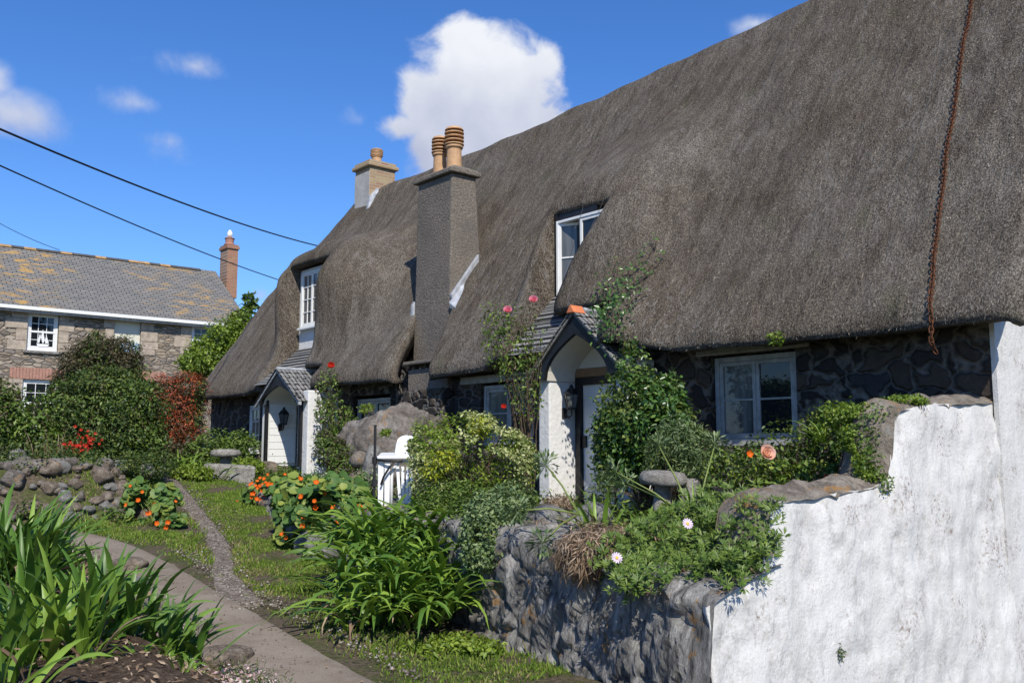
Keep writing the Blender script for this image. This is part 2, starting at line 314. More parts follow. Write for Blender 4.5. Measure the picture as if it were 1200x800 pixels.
class MB:
    def __init__(s): s.v = []; s.f = []; s.m = []
    def add(s, vs, fs, m=0):
        b = len(s.v); s.v += [tuple(x) for x in vs]
        s.f += [tuple(b+i for i in f) for f in fs]; s.m += [m]*len(fs); return s
    def hexa(s, p, m=0):
        return s.add(p, [(0, 3, 2, 1), (4, 5, 6, 7), (0, 1, 5, 4), (1, 2, 6, 5), (2, 3, 7, 6), (3, 0, 4, 7)], m)
    def box(s, x0, x1, y0, y1, z0, z1, m=0):
        return s.hexa([(x0, y0, z0), (x1, y0, z0), (x1, y1, z0), (x0, y1, z0), (x0, y0, z1), (x1, y0, z1), (x1, y1, z1), (x0, y1, z1)], m)
    def tube(s, pts, r, n=6, m=0, cap=True):
        pts = [Vector(p) for p in pts]; k = len(pts)
        rr = r if isinstance(r, (list, tuple)) else [r]*k
        t0 = (pts[1]-pts[0]).normalized(); a = t0.orthogonal().normalized(); vs = []
        for i, p in enumerate(pts):
            t = (pts[min(i+1, k-1)]-pts[max(i-1, 0)]).normalized()
            a = (a - t*a.dot(t)).normalized(); b = t.cross(a)
            for j in range(n):
                w = 2*math.pi*j/n; vs.append(p + (a*math.cos(w)+b*math.sin(w))*rr[i])
        fs = [(i*n+j, i*n+(j+1) % n, (i+1)*n+(j+1) % n, (i+1)*n+j) for i in range(k-1) for j in range(n)]
        if cap: fs += [tuple(range(n))[::-1], tuple((k-1)*n+j for j in range(n))]
        return s.add(vs, fs, m)
    def lathe(s, prof, c, n=20, m=0):
        vs = [(c[0]+r*math.cos(2*math.pi*j/n), c[1]+r*math.sin(2*math.pi*j/n), c[2]+z) for r, z in prof for j in range(n)]; k = len(prof)
        fs = [(i*n+j, i*n+(j+1) % n, (i+1)*n+(j+1) % n, (i+1)*n+j) for i in range(k-1) for j in range(n)]
        fs += [tuple(range(n))[::-1], tuple((k-1)*n+j for j in range(n))]
        return s.add(vs, fs, m)
    def build(s, name, mats, parent=None, bevel=0, smooth=False, loc=None, recalc=True):
        me = bpy.data.meshes.new(name); o = bpy.data.objects.new(name, me)
        off = Vector((0, 0, 0))
        if parent is not None: off = wpos(parent)
        elif loc is not None: off = Vector(loc); o.location = off
        me.from_pydata([tuple(Vector(v)-off) for v in s.v], [], s.f)
        for x in (mats if isinstance(mats, (list, tuple)) else [mats]): me.materials.append(x)
        me.polygons.foreach_set('material_index', s.m)
        if smooth: me.polygons.foreach_set('use_smooth', [True]*len(s.f))
        if recalc:
            bm = bmesh.new(); bm.from_mesh(me); bmesh.ops.recalc_face_normals(bm, faces=bm.faces); bm.to_mesh(me); bm.free()
        if bevel:
            b = o.modifiers.new('bevel', 'BEVEL'); b.width = bevel; b.segments = 2; b.limit_method = 'ANGLE'
        return link(o, parent)

def sn(p, f, seed):
    """cheap smooth noise for arrays of points, about -1..1"""
    g = np.random.default_rng(seed); out = 0
    for i in range(5):
        k = g.normal(size=3)*f*(1+.5*i); out = out + np.sin(p@k+g.uniform(0, 6.3))*(1/(1+.45*i))
    return out/2.2
def unit(a): return a/np.maximum(np.linalg.norm(a, axis=1, keepdims=True), 1e-9)
def leaves_mesh(P, N, A, L, W, fold=.2, bend=0.0):
    """folded leaf of two triangles per point: normals N, axes A, length and width arrays"""
    N = unit(N); A = unit(A - N*np.sum(A*N, 1, keepdims=True)); B = np.cross(N, A)
    L = np.asarray(L)[:, None]; W = np.asarray(W)[:, None]
    v0 = P; v2 = P + A*L - N*bend*L; mid = P + A*L*.48
    v1 = mid + B*W*.5 + N*W*fold; v3 = mid - B*W*.5 + N*W*fold
    V = np.stack([v0, v1, v2, v3], 1).reshape(-1, 3); n = len(P); b = np.arange(n)[:, None]*4
    Fc = np.concatenate([b+[0, 1, 2], b+[0, 2, 3]], 1).reshape(-1, 3)
    return V, Fc
def cloud(blobs, n, seed, gap=.0, gf=3.0, shell=.22, rough=.25):
    g = np.random.default_rng(seed); bl = np.array([list(c)+list(r) for c, r in blobs], float)
    w = (bl[:, 3]*bl[:, 4]*bl[:, 5])**(2/3.); w /= w.sum(); P = []; O = []
    tot = 0
    while tot < n:
        k = g.choice(len(bl), n*2, p=w); d = unit(g.normal(size=(n*2, 3)))
        r = 1-np.abs(g.normal(size=n*2))*shell; r = np.clip(r, .15, 1.)
        r = r*(1+rough*sn(d*1.0+bl[k, :3]*.7, 3.2, seed+1)) + g.normal(size=n*2)*.04
        p = bl[k, :3] + d*bl[k, 3:]*r[:, None]
        ok = sn(p, gf, seed+2) > -1+gap*1.0
        P.append(p[ok]); O.append(d[ok]); tot += ok.sum()
    return np.concatenate(P)[:n], np.concatenate(O)[:n]
def leaf_blob(name, parent, blobs, n, size, mat, seed, aspect=.5, gap=.6, gf=4., shell=.25, rough=.28, upw=.5, floor=None, droop=.3):
    g = np.random.default_rng(seed+50); P, O = cloud(blobs, n, seed, gap, gf, shell, rough)
    if floor is not None: P[:, 2] = np.maximum(P[:, 2], floor+g.uniform(0, .08, n))
    N = O*.55 + np.array([0, 0, upw]) + g.normal(size=(n, 3))*.55
    A = g.normal(size=(n, 3)) + O*.5 - np.array([0, 0, droop])
    L = size*g.uniform(.6, 1.35, n); V, Fc = leaves_mesh(P, N, A, L, L*aspect*g.uniform(.8, 1.2, n), .18, .12)
    mi = None
    return np_mesh(name, V, Fc, mat, parent)
def twigs(name, parent, base, blobs, n, seed, r=.012, mat=None):
    g = random.Random(seed); mb = MB()
    for i in range(n):
        c, rad = blobs[g.randrange(len(blobs))]
        d = Vector([g.gauss(0, 1) for _ in range(3)]).normalized(); k = g.uniform(.3, .92)
        e = Vector(c)+Vector((d.x*rad[0], d.y*rad[1], abs(d.z)*rad[2] if g.random() < .7 else d.z*rad[2]))*k
        b = Vector(base)+Vector((g.uniform(-.06, .06), g.uniform(-.06, .06), 0)); pts = []
        for q in range(6):
            t = q/5; p = b.lerp(e, t); p.z += .12*math.sin(t*math.pi)*(e-b).length*.5
            pts.append(p+Vector((g.gauss(0, .02), g.gauss(0, .02), g.gauss(0, .01)))*(1 if 0 < q else 0))
        mb.tube(pts, [r*(1-.75*q/5) for q in range(6)], 4)
    return mb.build(name, mat or M['stem'], parent, recalc=False)
def shrub(name, label, cat, base, blobs, layers, ntw=14, seed=1, group=None, twig=.012, stem_mat=None, floor=None):
    """layers: list of (part name, n, leaf size, material, aspect, gap)"""
    t = thing(name, label, cat, base, group)
    twigs('stems', t, base, blobs, ntw, seed, twig, stem_mat)
    for i, (pn, n, sz, mat, asp, gap) in enumerate(layers):
        leaf_blob(pn, t, blobs, n, sz, M[mat], seed*13+i*7, asp, gap, floor=floor)
    return t
def strap_arrays(base, n, length, width, seed, spread=1.0, up=1.0, rbase=.08, droop=1.0, dirb=None):
    g = np.random.default_rng(seed); V = []; Fc = []; k = 7
    for i in range(n):
        az = g.uniform(0, 2*math.pi); h = np.array([math.cos(az), math.sin(az), 0.])
        if dirb is not None: h = h + np.array(dirb)*g.uniform(0, 1.2); h /= np.linalg.norm(h)+1e-9
        L = length*g.uniform(.65, 1.15); W = width*g.uniform(.75, 1.2); el = g.uniform(.55, 1.45)/max(spread, .3); el = min(el, 1.5)
        p = np.array(base) + h*rbase*g.uniform(0, 1) + np.array([g.normal()*rbase*.5, g.normal()*rbase*.5, 0])
        side = np.array([-h[1], h[0], 0]); side = side + np.array([0, 0, g.normal()*.35]); side /= np.linalg.norm(side)
        dr = droop*g.uniform(.6, 1.6); b0 = len(V)*1
        tw = g.normal()*.25
        for q in range(k):
            t = q/(k-1); e = el - dr*1.35*t**1.6
            dvec = h*math.cos(e) + np.array([0, 0, math.sin(e)]); nv = np.cross(side, dvec)
            w = W*(.75+.5*t if t < .5 else (1-t)**.6*1.52)*.5
            if q == k-1: w = .001
            sd = side*math.cos(tw*t)+nv*math.sin(tw*t)
            V += [p-sd*w+nv*w*.35, p.copy(), p+sd*w+nv*w*.35]
            if q: 
                a = b0+(q-1)*3
                Fc += [(a, a+1, a+4, a+3), (a+1, a+2, a+5, a+4)]
            p = p + dvec*L/(k-1)
    return np.array(V), np.array(Fc)
def strap_clump(name, label, base, n, length, width, seed, mat='strap_leaf', group=None, spread=1., droop=1., rbase=.08, dirb=None, cat='strap-leaved plant'):
    t = thing(name, label, cat, base, group)
    V, Fc = strap_arrays(base, n, length, width, seed, spread, 1., rbase, droop, dirb); np_mesh('foliage', V, Fc, M[mat], t, smooth=True)
    if cat == 'strap-leaved plant' and n > 12:
        V, Fc = strap_arrays(base, max(4, n//7), length*.8, width*.7, seed+7000, 1.25*spread, 1., rbase*1.2, droop*1.7, dirb); np_mesh('withered_foliage', V, Fc, M['dry_leaf'], t, smooth=True)
    return t
def disc_leaves(P, N, Rr, seed, k=8):
    g = np.random.default_rng(seed); N = unit(N); A = unit(np.cross(N, g.normal(size=N.shape))); B = np.cross(N, A); n = len(P)
    V = [P - N*(Rr*.22)[:, None]]
    for j in range(k):
        w = 2*math.pi*j/k; rr = Rr*(1+.12*math.sin(3*w))
        V.append(P + (A*math.cos(w)+B*math.sin(w))*rr[:, None])
    V = np.stack(V, 1).reshape(-1, 3); b = np.arange(n)[:, None]*(k+1)
    Fc = np.concatenate([b+[0, 1+j, 1+(j+1) % k] for j in range(k)], 1).reshape(-1, 3)
    return V, Fc
def petal_flower(r, npet, cup=.35, layers=1, width=.5):
    """petals as small folded sheets around +Z, centred on the origin"""
    V = []; Fc = []
    for l in range(layers):
        rr = r*(1-.24*l); cu = cup+.28*l
        for i in range(npet):
            a = 2*math.pi*(i+.5*l)/npet; h = Vector((math.cos(a), math.sin(a), 0)); s = Vector((-h.y, h.x, 0)); b = len(V)
            z0 = -.1*r+.06*r*l
            for t, w in ((.05, .15), (.45, .8), (.8, 1.0), (1.0, .45)):
                c = h*rr*t*math.cos(cu*t) + Vector((0, 0, z0+rr*math.sin(cu*t*1.6)*t))
                V += [c - s*w*width*rr, c + Vector((0, 0, -.05*r)), c + s*w*width*rr]
            for q in range(3):
                e = b+q*3; Fc += [(e, e+1, e+4, e+3), (e+1, e+2, e+5, e+4)]
    return np.array([tuple(v) for v in V]), np.array(Fc)
FLOWER = {}
def flower_data(kind):
    if kind in FLOWER: return FLOWER[kind]
    spec = {'orange': (.04, 5, .42, 1, .40, 'orange'), 'scarlet': (.034, 6, .7, 1, .22, 'scarlet'), 'rose': (.055, 6, .5, 3, .5, 'pink'),
            'peach_rose': (.075, 7, .45, 4, .5, 'peach'), 'daisy': (.042, 13, .08, 1, .16, 'lilac'), 'coral': (.045, 6, .6, 2, .5, 'scarlet')}[kind]
    V, Fc = petal_flower(*spec[:5]); me = bpy.data.meshes.new('flower_'+kind)
    vs = [tuple(v) for v in V]; fs = [tuple(int(i) for i in f) for f in Fc]; mi = [0]*len(fs)
    if kind == 'daisy':
        b = len(vs); r = .012
        vs += [(0, 0, .006)]+[(r*math.cos(6.283*j/8), r*math.sin(6.283*j/8), .0) for j in range(8)]
        fs += [(b, b+1+j, b+1+(j+1) % 8) for j in range(8)]; mi += [1]*8
    me.from_pydata(vs, [], fs); me.materials.append(M[spec[5]]); me.materials.append(M['yellow'])
    me.polygons.foreach_set('material_index', mi); me.polygons.foreach_set('use_smooth', [True]*len(fs)); FLOWER[kind] = me; return me
def flower(kind, pos, parent, facing=(-.3, -.6, .7), scale=1., name='flower'):
    o = bpy.data.objects.new(name, flower_data(kind)); link(o, parent)
    o.location = Vector(pos)-wpos(parent); q = Vector(facing).to_track_quat('Z', 'Y'); o.rotation_euler = q.to_euler(); o.scale = (scale,)*3
    return o
def stone_mesh(seed, sub=3, flat=9, bump=.06):
    g = random.Random(seed); bm = bmesh.new(); bmesh.ops.create_icosphere(bm, subdivisions=sub, radius=1)
    pl = [(Vector([g.gauss(0, 1) for _ in range(3)]).normalized(), g.uniform(.62, .92)) for _ in range(flat)]
    o = Vector((g.uniform(0, 50), g.uniform(0, 50), g.uniform(0, 50)))
    for v in bm.verts:
        d = v.co.normalized(); r = 1.
        for n_, k in pl:
            c = n_.dot(d)
            if c > .15: r = min(r, k/c)
        r += bump*mnoise.fractal(d*2.2+o, 1, 2, 4)+.03*mnoise.fractal(d*9+o, .8, 2, 3)
        v.co = d*r
    me = bpy.data.meshes.new('stone'); bm.to_mesh(me); bm.free(); me.polygons.foreach_set('use_smooth', [True]*len(me.polygons))
    return me
def stone(name, label, cat, loc, size, seed, mat, group=None, rotz=0, sub=3, flat=9, parent=None, rx=0, bump=.06):
    me = stone_mesh(seed, sub, flat, bump)
    for v in me.vertices: v.co = Vector((v.co.x*size[0], v.co.y*size[1], v.co.z*size[2]))
    me.materials.append(M[mat]); o = bpy.data.objects.new(name, me); link(o, parent)
    o.location = Vector(loc)-(wpos(parent) if parent else Vector((0, 0, 0))); o.rotation_euler = (rx, 0, rotz)
    if label: tag(o, label, cat, group)
    return o
def lerp_tab(x, tab):
    if x <= tab[0][0]: return tab[0][1]
    for (a, b), (c, d) in zip(tab, tab[1:]):
        if x <= c: return b+(d-b)*(x-a)/(c-a)
    return tab[-1][1]
def sst(a, b, x):
    t = min(1, max(0, (x-a)/(b-a))); return t*t*(3-2*t)
# ------------------------------------------------------------------ sky, sun
SUNV = Vector((-.33, -.64, .70)).normalized()
def make_light():
    w = bpy.data.worlds.new('World'); SC.world = w; w.use_nodes = True; t = w.node_tree; n = t.nodes; n.clear(); L = t.links.new
    def nd(k, **a):
        x = n.new(k)
        for p, q in a.items(): setattr(x, p, q)
        return x
    def mth(op, a, b=None, c=None):
        x = nd('ShaderNodeMath', operation=op)
        for i, v in enumerate((a, b, c)):
            if v is None: continue
            if isinstance(v, (int, float)): x.inputs[i].default_value = v
            else: L(v, x.inputs[i])
        return x.outputs[0]
    sky = nd('ShaderNodeTexSky', sky_type='NISHITA'); sky.sun_disc = False
    sky.sun_elevation = math.asin(SUNV.z); sky.sun_rotation = math.atan2(SUNV.x, SUNV.y)
    sky.air_density = 1.0; sky.dust_density = 0.25; sky.ozone_density = 3.0; sky.altitude = 50
    bg = nd('ShaderNodeBackground'); bg.inputs[1].default_value = SKY_STRENGTH; hs = nd('ShaderNodeHueSaturation'); hs.inputs['Saturation'].default_value = 1.2; L(sky.outputs[0], hs.inputs['Color']); tm = nd('ShaderNodeMix', data_type='RGBA', blend_type='MULTIPLY'); tm.inputs[0].default_value = 1; tm.inputs[7].default_value = (.76, .93, 1.24, 1); L(hs.outputs[0], tm.inputs[6]); L(tm.outputs[2], bg.inputs[0])
    tc = nd('ShaderNodeTexCoord'); d = tc.outputs['Generated']
    nz = nd('ShaderNodeTexNoise'); nz.inputs['Scale'].default_value = 8.5; nz.inputs['Detail'].default_value = 9; nz.inputs['Roughness'].default_value = .58; nz.inputs['Distortion'].default_value = .25
    L(d, nz.inputs['Vector'])
    nb = nd('ShaderNodeTexNoise'); nb.inputs['Scale'].default_value = 16; nb.inputs['Detail'].default_value = 6; L(d, nb.inputs['Vector'])
    def dot(v):
        x = nd('ShaderNodeVectorMath', operation='DOT_PRODUCT'); L(d, x.inputs[0]); x.inputs[1].default_value = v; return x.outputs['Value']
    def field(blobs):
        acc = None
        for px, py, a, b, dens in blobs:
            c = ray(px, py).normalized(); hx = Vector((0, 0, 1)).cross(c).normalized(); vx = c.cross(hx)
            u = mth('DIVIDE', dot(hx), a/F); v = mth('DIVIDE', dot(vx), b/F)
            r = mth('SQRT', mth('ADD', mth('MULTIPLY', u, u), mth('MULTIPLY', v, v)))
            front = mth('GREATER_THAN', dot(c), 0)
            m = mth('MULTIPLY', mth('MULTIPLY', mth('SUBTRACT', 1.25, r), front), dens)
            acc = m if acc is None else mth('MAXIMUM', acc, m)
        return acc
    def dens(blobs, amp, lo, hi, top):
        x = nd('ShaderNodeMapRange', interpolation_type='SMOOTHSTEP'); L(mth('ADD', field(blobs), mth('MULTIPLY', mth('SUBTRACT', nz.outputs['Fac'], .5), amp)), x.inputs[0])
        x.inputs[1].default_value = lo; x.inputs[2].default_value = hi; x.inputs[3].default_value = 0; x.inputs[4].default_value = top; return x.outputs[0]
    big = dens([(572, 85, 80, 62, 1), (612, 95, 50, 45, 1), (545, 45, 40, 30, 1), (515, 125, 62, 48, 1), (590, 150, 85, 50, 1), (470, 150, 40, 26, .75), (520, 175, 70, 40, .9), (640, 80, 28, 40, .8)], 2.5, .22, .66, .97)
    wis = dens([(228, 78, 60, 26, .9), (165, 122, 52, 22, .9), (200, 165, 52, 32, .9), (20, 135, 70, 30, 1), (-15, 95, 26, 30, 1), (885, 28, 34, 14, .7), (420, 140, 26, 16, .5), (305, 345, 22, 16, .9),
                (-260, 60, 160, 70, 1), (1500, 120, 170, 80, 1)], 3.0, .25, 1.35, .85)
    al = mth('MAXIMUM', big, wis)
    # cloud tops are white, the base greyer
    hgt = dot((ray(560, 60).normalized()-ray(560, 190).normalized()).normalized()); 
    c0 = ray(560, 190).normalized().dot((ray(560, 60).normalized()-ray(560, 190).normalized()).normalized())
    sh = nd('ShaderNodeMapRange'); L(mth('ADD', mth('SUBTRACT', hgt, c0), mth('MULTIPLY', mth('SUBTRACT', nb.outputs['Fac'], .5), .17)), sh.inputs[0]); sh.inputs[1].default_value = -.01; sh.inputs[2].default_value = .14
    cm = nd('ShaderNodeMix', data_type='RGBA'); L(sh.outputs[0], cm.inputs[0]); cm.inputs[6].default_value = (.46, .50, .64, 1); cm.inputs[7].default_value = (.84, .86, .90, 1)
    cb = nd('ShaderNodeBackground'); L(cm.outputs[2], cb.inputs[0]); cb.inputs[1].default_value = 1.0
    mx = nd('ShaderNodeMixShader'); L(al, mx.inputs[0]); L(bg.outputs[0], mx.inputs[1]); L(cb.outputs[0], mx.inputs[2])
    out = nd('ShaderNodeOutputWorld'); L(mx.outputs[0], out.inputs[0])
    sd = bpy.data.lights.new('sun', 'SUN'); sd.energy = SUN_STRENGTH; sd.angle = R(.53); sd.color = (1, .94, .83)
    so = bpy.data.objects.new('sun', sd); C.objects.link(so); so.rotation_euler = SUNV.to_track_quat('Z', 'Y').to_euler(); so.location = (-20, -40, 50)
SKY_STRENGTH, SUN_STRENGTH = .125, 5.0
make_light()
v = SC.view_settings; v.view_transform = 'Standard'; v.look = 'None'; v.exposure = 0.12; v.gamma = 1; v.use_curve_mapping = False
cy = SC.cycles; cy.use_denoising = True; cy.denoising_input_passes = 'RGB_ALBEDO_NORMAL'; cy.denoising_prefilter = 'ACCURATE'
cy.max_bounces = 6; cy.diffuse_bounces = 3; cy.glossy_bounces = 3; cy.transmission_bounces = 4; cy.transparent_max_bounces = 4; cy.sample_clamp_indirect = 6

# ------------------------------------------------------------------ terrain
BASE = [(-60, -.6), (0, -.05), (5, 0), (6, .02), (9, .25), (11, .45), (13, .68), (15.3, .95), (17.4, 1.12), (19, 1.25), (25, 1.5), (37, 2.3), (70, 4), (400, 14), (3000, 20)]
WALLX = [(3.79, 4.83), (6.5, 5.2), (9.3, 5.65), (12, 6.0), (14, 6.6), (16, 7.2), (30, 9)]
def ground(x, y):
    b = (lerp_tab(y-.5, BASE)+lerp_tab(y, BASE)+lerp_tab(y+.5, BASE))/3
    f = 1-sst(3.85, 4.2, y)
    z = b - .13*max(0, min(x, 14)-3.2)*f
    if y > 3.85:
        e = sst(lerp_tab(y, WALLX)+.08, lerp_tab(y, WALLX)+.4, x)*sst(3.85, 4.1, y)
        z = z+(max(.9, b)-z)*e
    m = sst(13.1, 13.95, y)*(1-sst(4.1, 5.0, x-.25*(y-14)))
    z = max(z, z+(1.4-z)*m) if z < 1.4 else z
    k = (1-sst(1.75, 2.9, x))*sst(.8, 2.6, y)*(1-sst(10.6, 12.3, y))
    z += .5*k
    return z
def axis_vals(lo, hi, a, b, fine):
    v = [a]; 
    while v[-1] < b: v.append(v[-1]+fine)
    st = fine
    while v[-1] < hi: st *= 1.35; v.append(v[-1]+st)
    st = fine
    while v[0] > lo: st *= 1.35; v.insert(0, v[0]-st)
    return v
def make_ground():
    xs = axis_vals(-1500, 1500, -3, 10, .13); ys = axis_vals(-800, 3000, 1, 24, .13)
    V = [(x, y, ground(x, y)+(.02*mnoise.noise(Vector((x*1.3, y*1.3, 0))) if abs(x) < 12 and 0 < y < 30 else 0)) for y in ys for x in xs]; n = len(xs)
    Fc = [(j*n+i, j*n+i+1, (j+1)*n+i+1, (j+1)*n+i) for j in range(len(ys)-1) for i in range(n-1)]
    tag(np_mesh('ground', V, Fc, M['ground'], smooth=True), kind='structure')
make_ground()
def spline(pts, step=.12):
    out = []
    P = [Vector(p) for p in pts]; P = [P[0]*2-P[1]]+P+[P[-1]*2-P[-2]]
    for i in range(1, len(P)-2):
        n = max(2, int((P[i+1]-P[i]).length/step))
        for q in range(n):
            t = q/n; a, b, c, d = P[i-1:i+3]
            out.append(.5*((2*b)+(c-a)*t+(2*a-5*b+4*c-d)*t*t+(3*b-a-3*c+d)*t**3))
    return out+[P[-2]]
def strip(name, pts, wid, lift, mat, seed, rag=.05, kind='structure'):
    ctr = spline(pts); V = []; k = 9
    for i, p in enumerate(ctr):
        t = (ctr[min(i+1, len(ctr)-1)]-ctr[max(0, i-1)]).normalized(); nrm = Vector((t.y, -t.x))
        w = wid if not callable(wid) else wid(p.y)
        for j in range(k):
            u = (j/(k-1)-.5)*w
            if j in (0, k-1): u += rag*mnoise.noise(Vector((p.x*3, p.y*3, seed+j)))*2
            q = p+nrm*u; V.append((q.x, q.y, ground(q.x, q.y)+(lift if 0 < j < k-1 and 0 < i < len(ctr)-1 else -.05)))
    Fc = [(i*k+j, i*k+j+1, (i+1)*k+j+1, (i+1)*k+j) for i in range(len(ctr)-1) for j in range(k-1)]
    return tag(np_mesh(name, V, Fc, mat, smooth=True), kind=kind), ctr
PATH = [(2.95, -3), (3.05, 2), (3.2, 5.5), (3.36, 8), (3.45, 10), (3.38, 11.5), (2.9, 12.5), (1.9, 12.95), (.3, 13.0), (-4, 12.6)]
GRAV = [(3.8, 8.3), (4.15, 9.6), (4.75, 11.2), (5.35, 13.5), (5.8, 15.3), (6.35, 17.4), (7.0, 19.3), (7.9, 21.6), (9, 25)]
strip('path', PATH, .98, .03, M['asphalt'], 3)
strip('gravel_path', GRAV, lambda y: .27+.16*(1-sst(8.3, 10.0, y)), .024, M['gravel'], 9, .10)
def make_bed():
    xs = np.arange(-2.2, 2.75, .09); ys = np.arange(2.2, 12.0, .12); n = len(xs)
    V = [(x, y, ground(x, y)+.03+.05*mnoise.noise(Vector((x*6, y*6, 1)))+.03*mnoise.noise(Vector((x*17, y*17, 4)))-(.12 if i in (0, n-1) else 0)) for y in ys for i, x in enumerate(xs)]
    Fc = [(j*n+i, j*n+i+1, (j+1)*n+i+1, (j+1)*n+i) for j in range(len(ys)-1) for i in range(n-1)]
    tag(np_mesh('flower_bed_soil', V, Fc, M['soil'], smooth=True), kind='structure')
make_bed()

# ------------------------------------------------------------------ thatched cottage
XE, ZE, AL = 8.6, 2.84, math.atan2(5.31, 3.7)
SA, CA = math.sin(AL), math.cos(AL)
XW = 9.1                                   # front wall plane
cot = thing('thatched_cottage', 'long low stone cottage under a shaggy grey thatched roof with two porches', 'cottage', (XW, 12, .9))
HOLES = [(9.2, 10.3, 0, 2.40), (8.2, 9.25, 0, .72), (12.96, 14.03, 0, 1.6), (16.8, 18.5, 0, 2.58), (16.2, 16.85, 0, .5)]
def S(a, b, x):
    t = np.clip((x-a)/(b-a), 0, 1); return t*t*(3-2*t)
def disp(Y, s):
    d = np.zeros_like(Y)
    def bump(y0, y1, st, up, hi, lat, lowk, near=1.):
        side = np.where(Y < y0, (y0-Y)/near, np.where(Y > y1, Y-y1, 0)); lp = 1-S(.12 if near == 1 else .0, lat, side)
        sl = (lowk+(1-lowk)*S(st-1.9, st-.25, s))*(1-S(st+.15, st+up, s))
        return hi*lp*sl
    d += bump(9.2, 10.3, 2.40, 2.8, .64, .85, .42, 2.0)
    d += bump(16.8, 18.5, 2.58, 2.0, 1.06, 1.1, .12, 1.9)
    d += .26*np.exp(-((Y-8.1)/.5)**2)*(1-S(.5, 1.5, s))*S(7.0, 7.5, Y)
    P = np.stack([Y*1.0, s*.8, np.zeros_like(Y)], -1).reshape(-1, 3)
    d += (.026*sn(P, 1.1, 5)+.018*sn(P, 3.0, 6)+.010*sn(P, 7.5, 7)).reshape(Y.shape)
    d -= .10*np.clip(1-s/.22, 0, 1)**2                        # eave lip curls over
    e = np.minimum(np.abs(Y-3.37), np.abs(Y-22.35)); d -= .10*np.clip(1-e/.25, 0, 1)**2
    for y0, y1, s0, s1 in HOLES:
        dy = np.maximum(np.maximum(y0-Y, Y-y1), 0); ds = np.maximum(s-s1, 0); dd = np.hypot(dy, ds)
        d -= np.where(s > 6.2, 0, .07*np.clip(1-dd/.2, 0, 1)**2)
    return d
def make_thatch():
    def brk(b, st):
        o = []
        for a, c in zip(b, b[1:]):
            n = max(1, int(round((c-a)/st))); o += [a+(c-a)*i/n for i in range(n)]
        return np.array(o+[b[-1]])
    ys = brk([3.37, 8.2, 9.2, 10.3, 12.96, 14.03, 16.2, 16.8, 18.5, 22.35], .065)
    s1, Ra = 6.25, .45
    ss = np.concatenate([brk([0, .5, .72, 1.6, 2.40, 2.58, s1], .065), s1+np.arange(1, 14)*(2*AL*Ra/13), s1+2*AL*Ra+np.array([.4, 1.5, 3, 4.5, 6.3])])
    Y, S_ = np.meshgrid(ys, ss, indexing='ij')
    X = np.zeros_like(Y); Z = np.zeros_like(Y); NX = np.zeros_like(Y); NZ = np.zeros_like(Y)
    x1, z1 = XE+s1*CA, ZE+s1*SA; cx, cz = x1+Ra*SA, z1-Ra*CA
    a = np.clip((S_-s1)/Ra, 0, 2*AL); th = AL-a
    X = np.where(S_ <= s1, XE+S_*CA, cx-Ra*np.sin(th)); Z = np.where(S_ <= s1, ZE+S_*SA, cz+Ra*np.cos(th))
    NX = -np.sin(th); NZ = np.cos(th)
    ex = np.maximum(S_-s1-2*AL*Ra, 0); X += ex*CA; Z -= ex*SA
    d = disp(Y, S_)
    sh = -.62*np.clip(1-S_/1.6, 0, 1)*np.clip(1-np.abs(Y-13.5)/2.0, 0, 1)**.8      # thatch leans round the chimney breast
    sh = sh + .48*(1-S(.9, 2.4, S_))*np.clip(1-np.abs(Y-9.2)/np.where(Y > 9.2, 1.05, 1.6), 0, 1)
    sh = sh + .25*(1-S(.9, 2.5, S_))*np.clip(1-np.abs(Y-16.8)/1.5, 0, 1)
    Z = Z-.65*S(20.3, 22.35, Y)*S(2.8, 6.8, S_)
    RS = (.06+.27*np.clip((14-Y)/5.5, 0, 1.7))*S(1, 6.5, S_)                                   # the ridge sags a little
    V = np.stack([X+NX*d, Y+sh, Z+NZ*d+RS], -1).reshape(-1, 3)
    ny, ns = Y.shape; idx = np.arange(ny*ns).reshape(ny, ns)
    Fc = np.stack([idx[:-1, :-1], idx[1:, :-1], idx[1:, 1:], idx[:-1, 1:]], -1)
    yc = (ys[:-1]+ys[1:])/2; sc = (ss[:-1]+ss[1:])/2; keep = np.ones((ny-1, ns-1), bool)
    for y0, y1, s0, s1_ in HOLES: keep &= ~((yc[:, None] > y0) & (yc[:, None] < y1) & (sc[None] < s1_))
    Fk = Fc[keep]; used = np.unique(Fk); remap = -np.ones(ny*ns, int); remap[used] = np.arange(len(used))
    o = np_mesh('thatched_roof', V[used], remap[Fk][:, ::-1], M['thatch'], cot, smooth=True)
    m = o.modifiers.new('thick', 'SOLIDIFY'); m.thickness = .30; m.offset = 1 if False else -1; m.use_even_offset = False
    o['label'] = 'weathered thatch of grey reed under wire netting'
    return o
thatch = make_thatch()
def roof_pt(Y, s, off=0.0):
    d = float(disp(np.array([[Y]]), np.array([[s]]))[0, 0])+off
    return Vector((XE+s*CA-SA*d, Y, ZE+s*SA+CA*d+(.06+.27*min(1.7, max(0, (14-Y)/5.5)))*sst(1, 6.5, s)))
def roof_ys(px, py):
    d = ray(px, py); n = Vector((-SA, 0, CA)); p0 = Vector((XE, 0, ZE)); q = CAM+d*((p0-CAM).dot(n)/d.dot(n))
    return q.y, (q.z-ZE)/SA
def inhole(y, s): return any(a-.05 < y < b+.05 and s < d+.05 for a, b, c, d in HOLES)
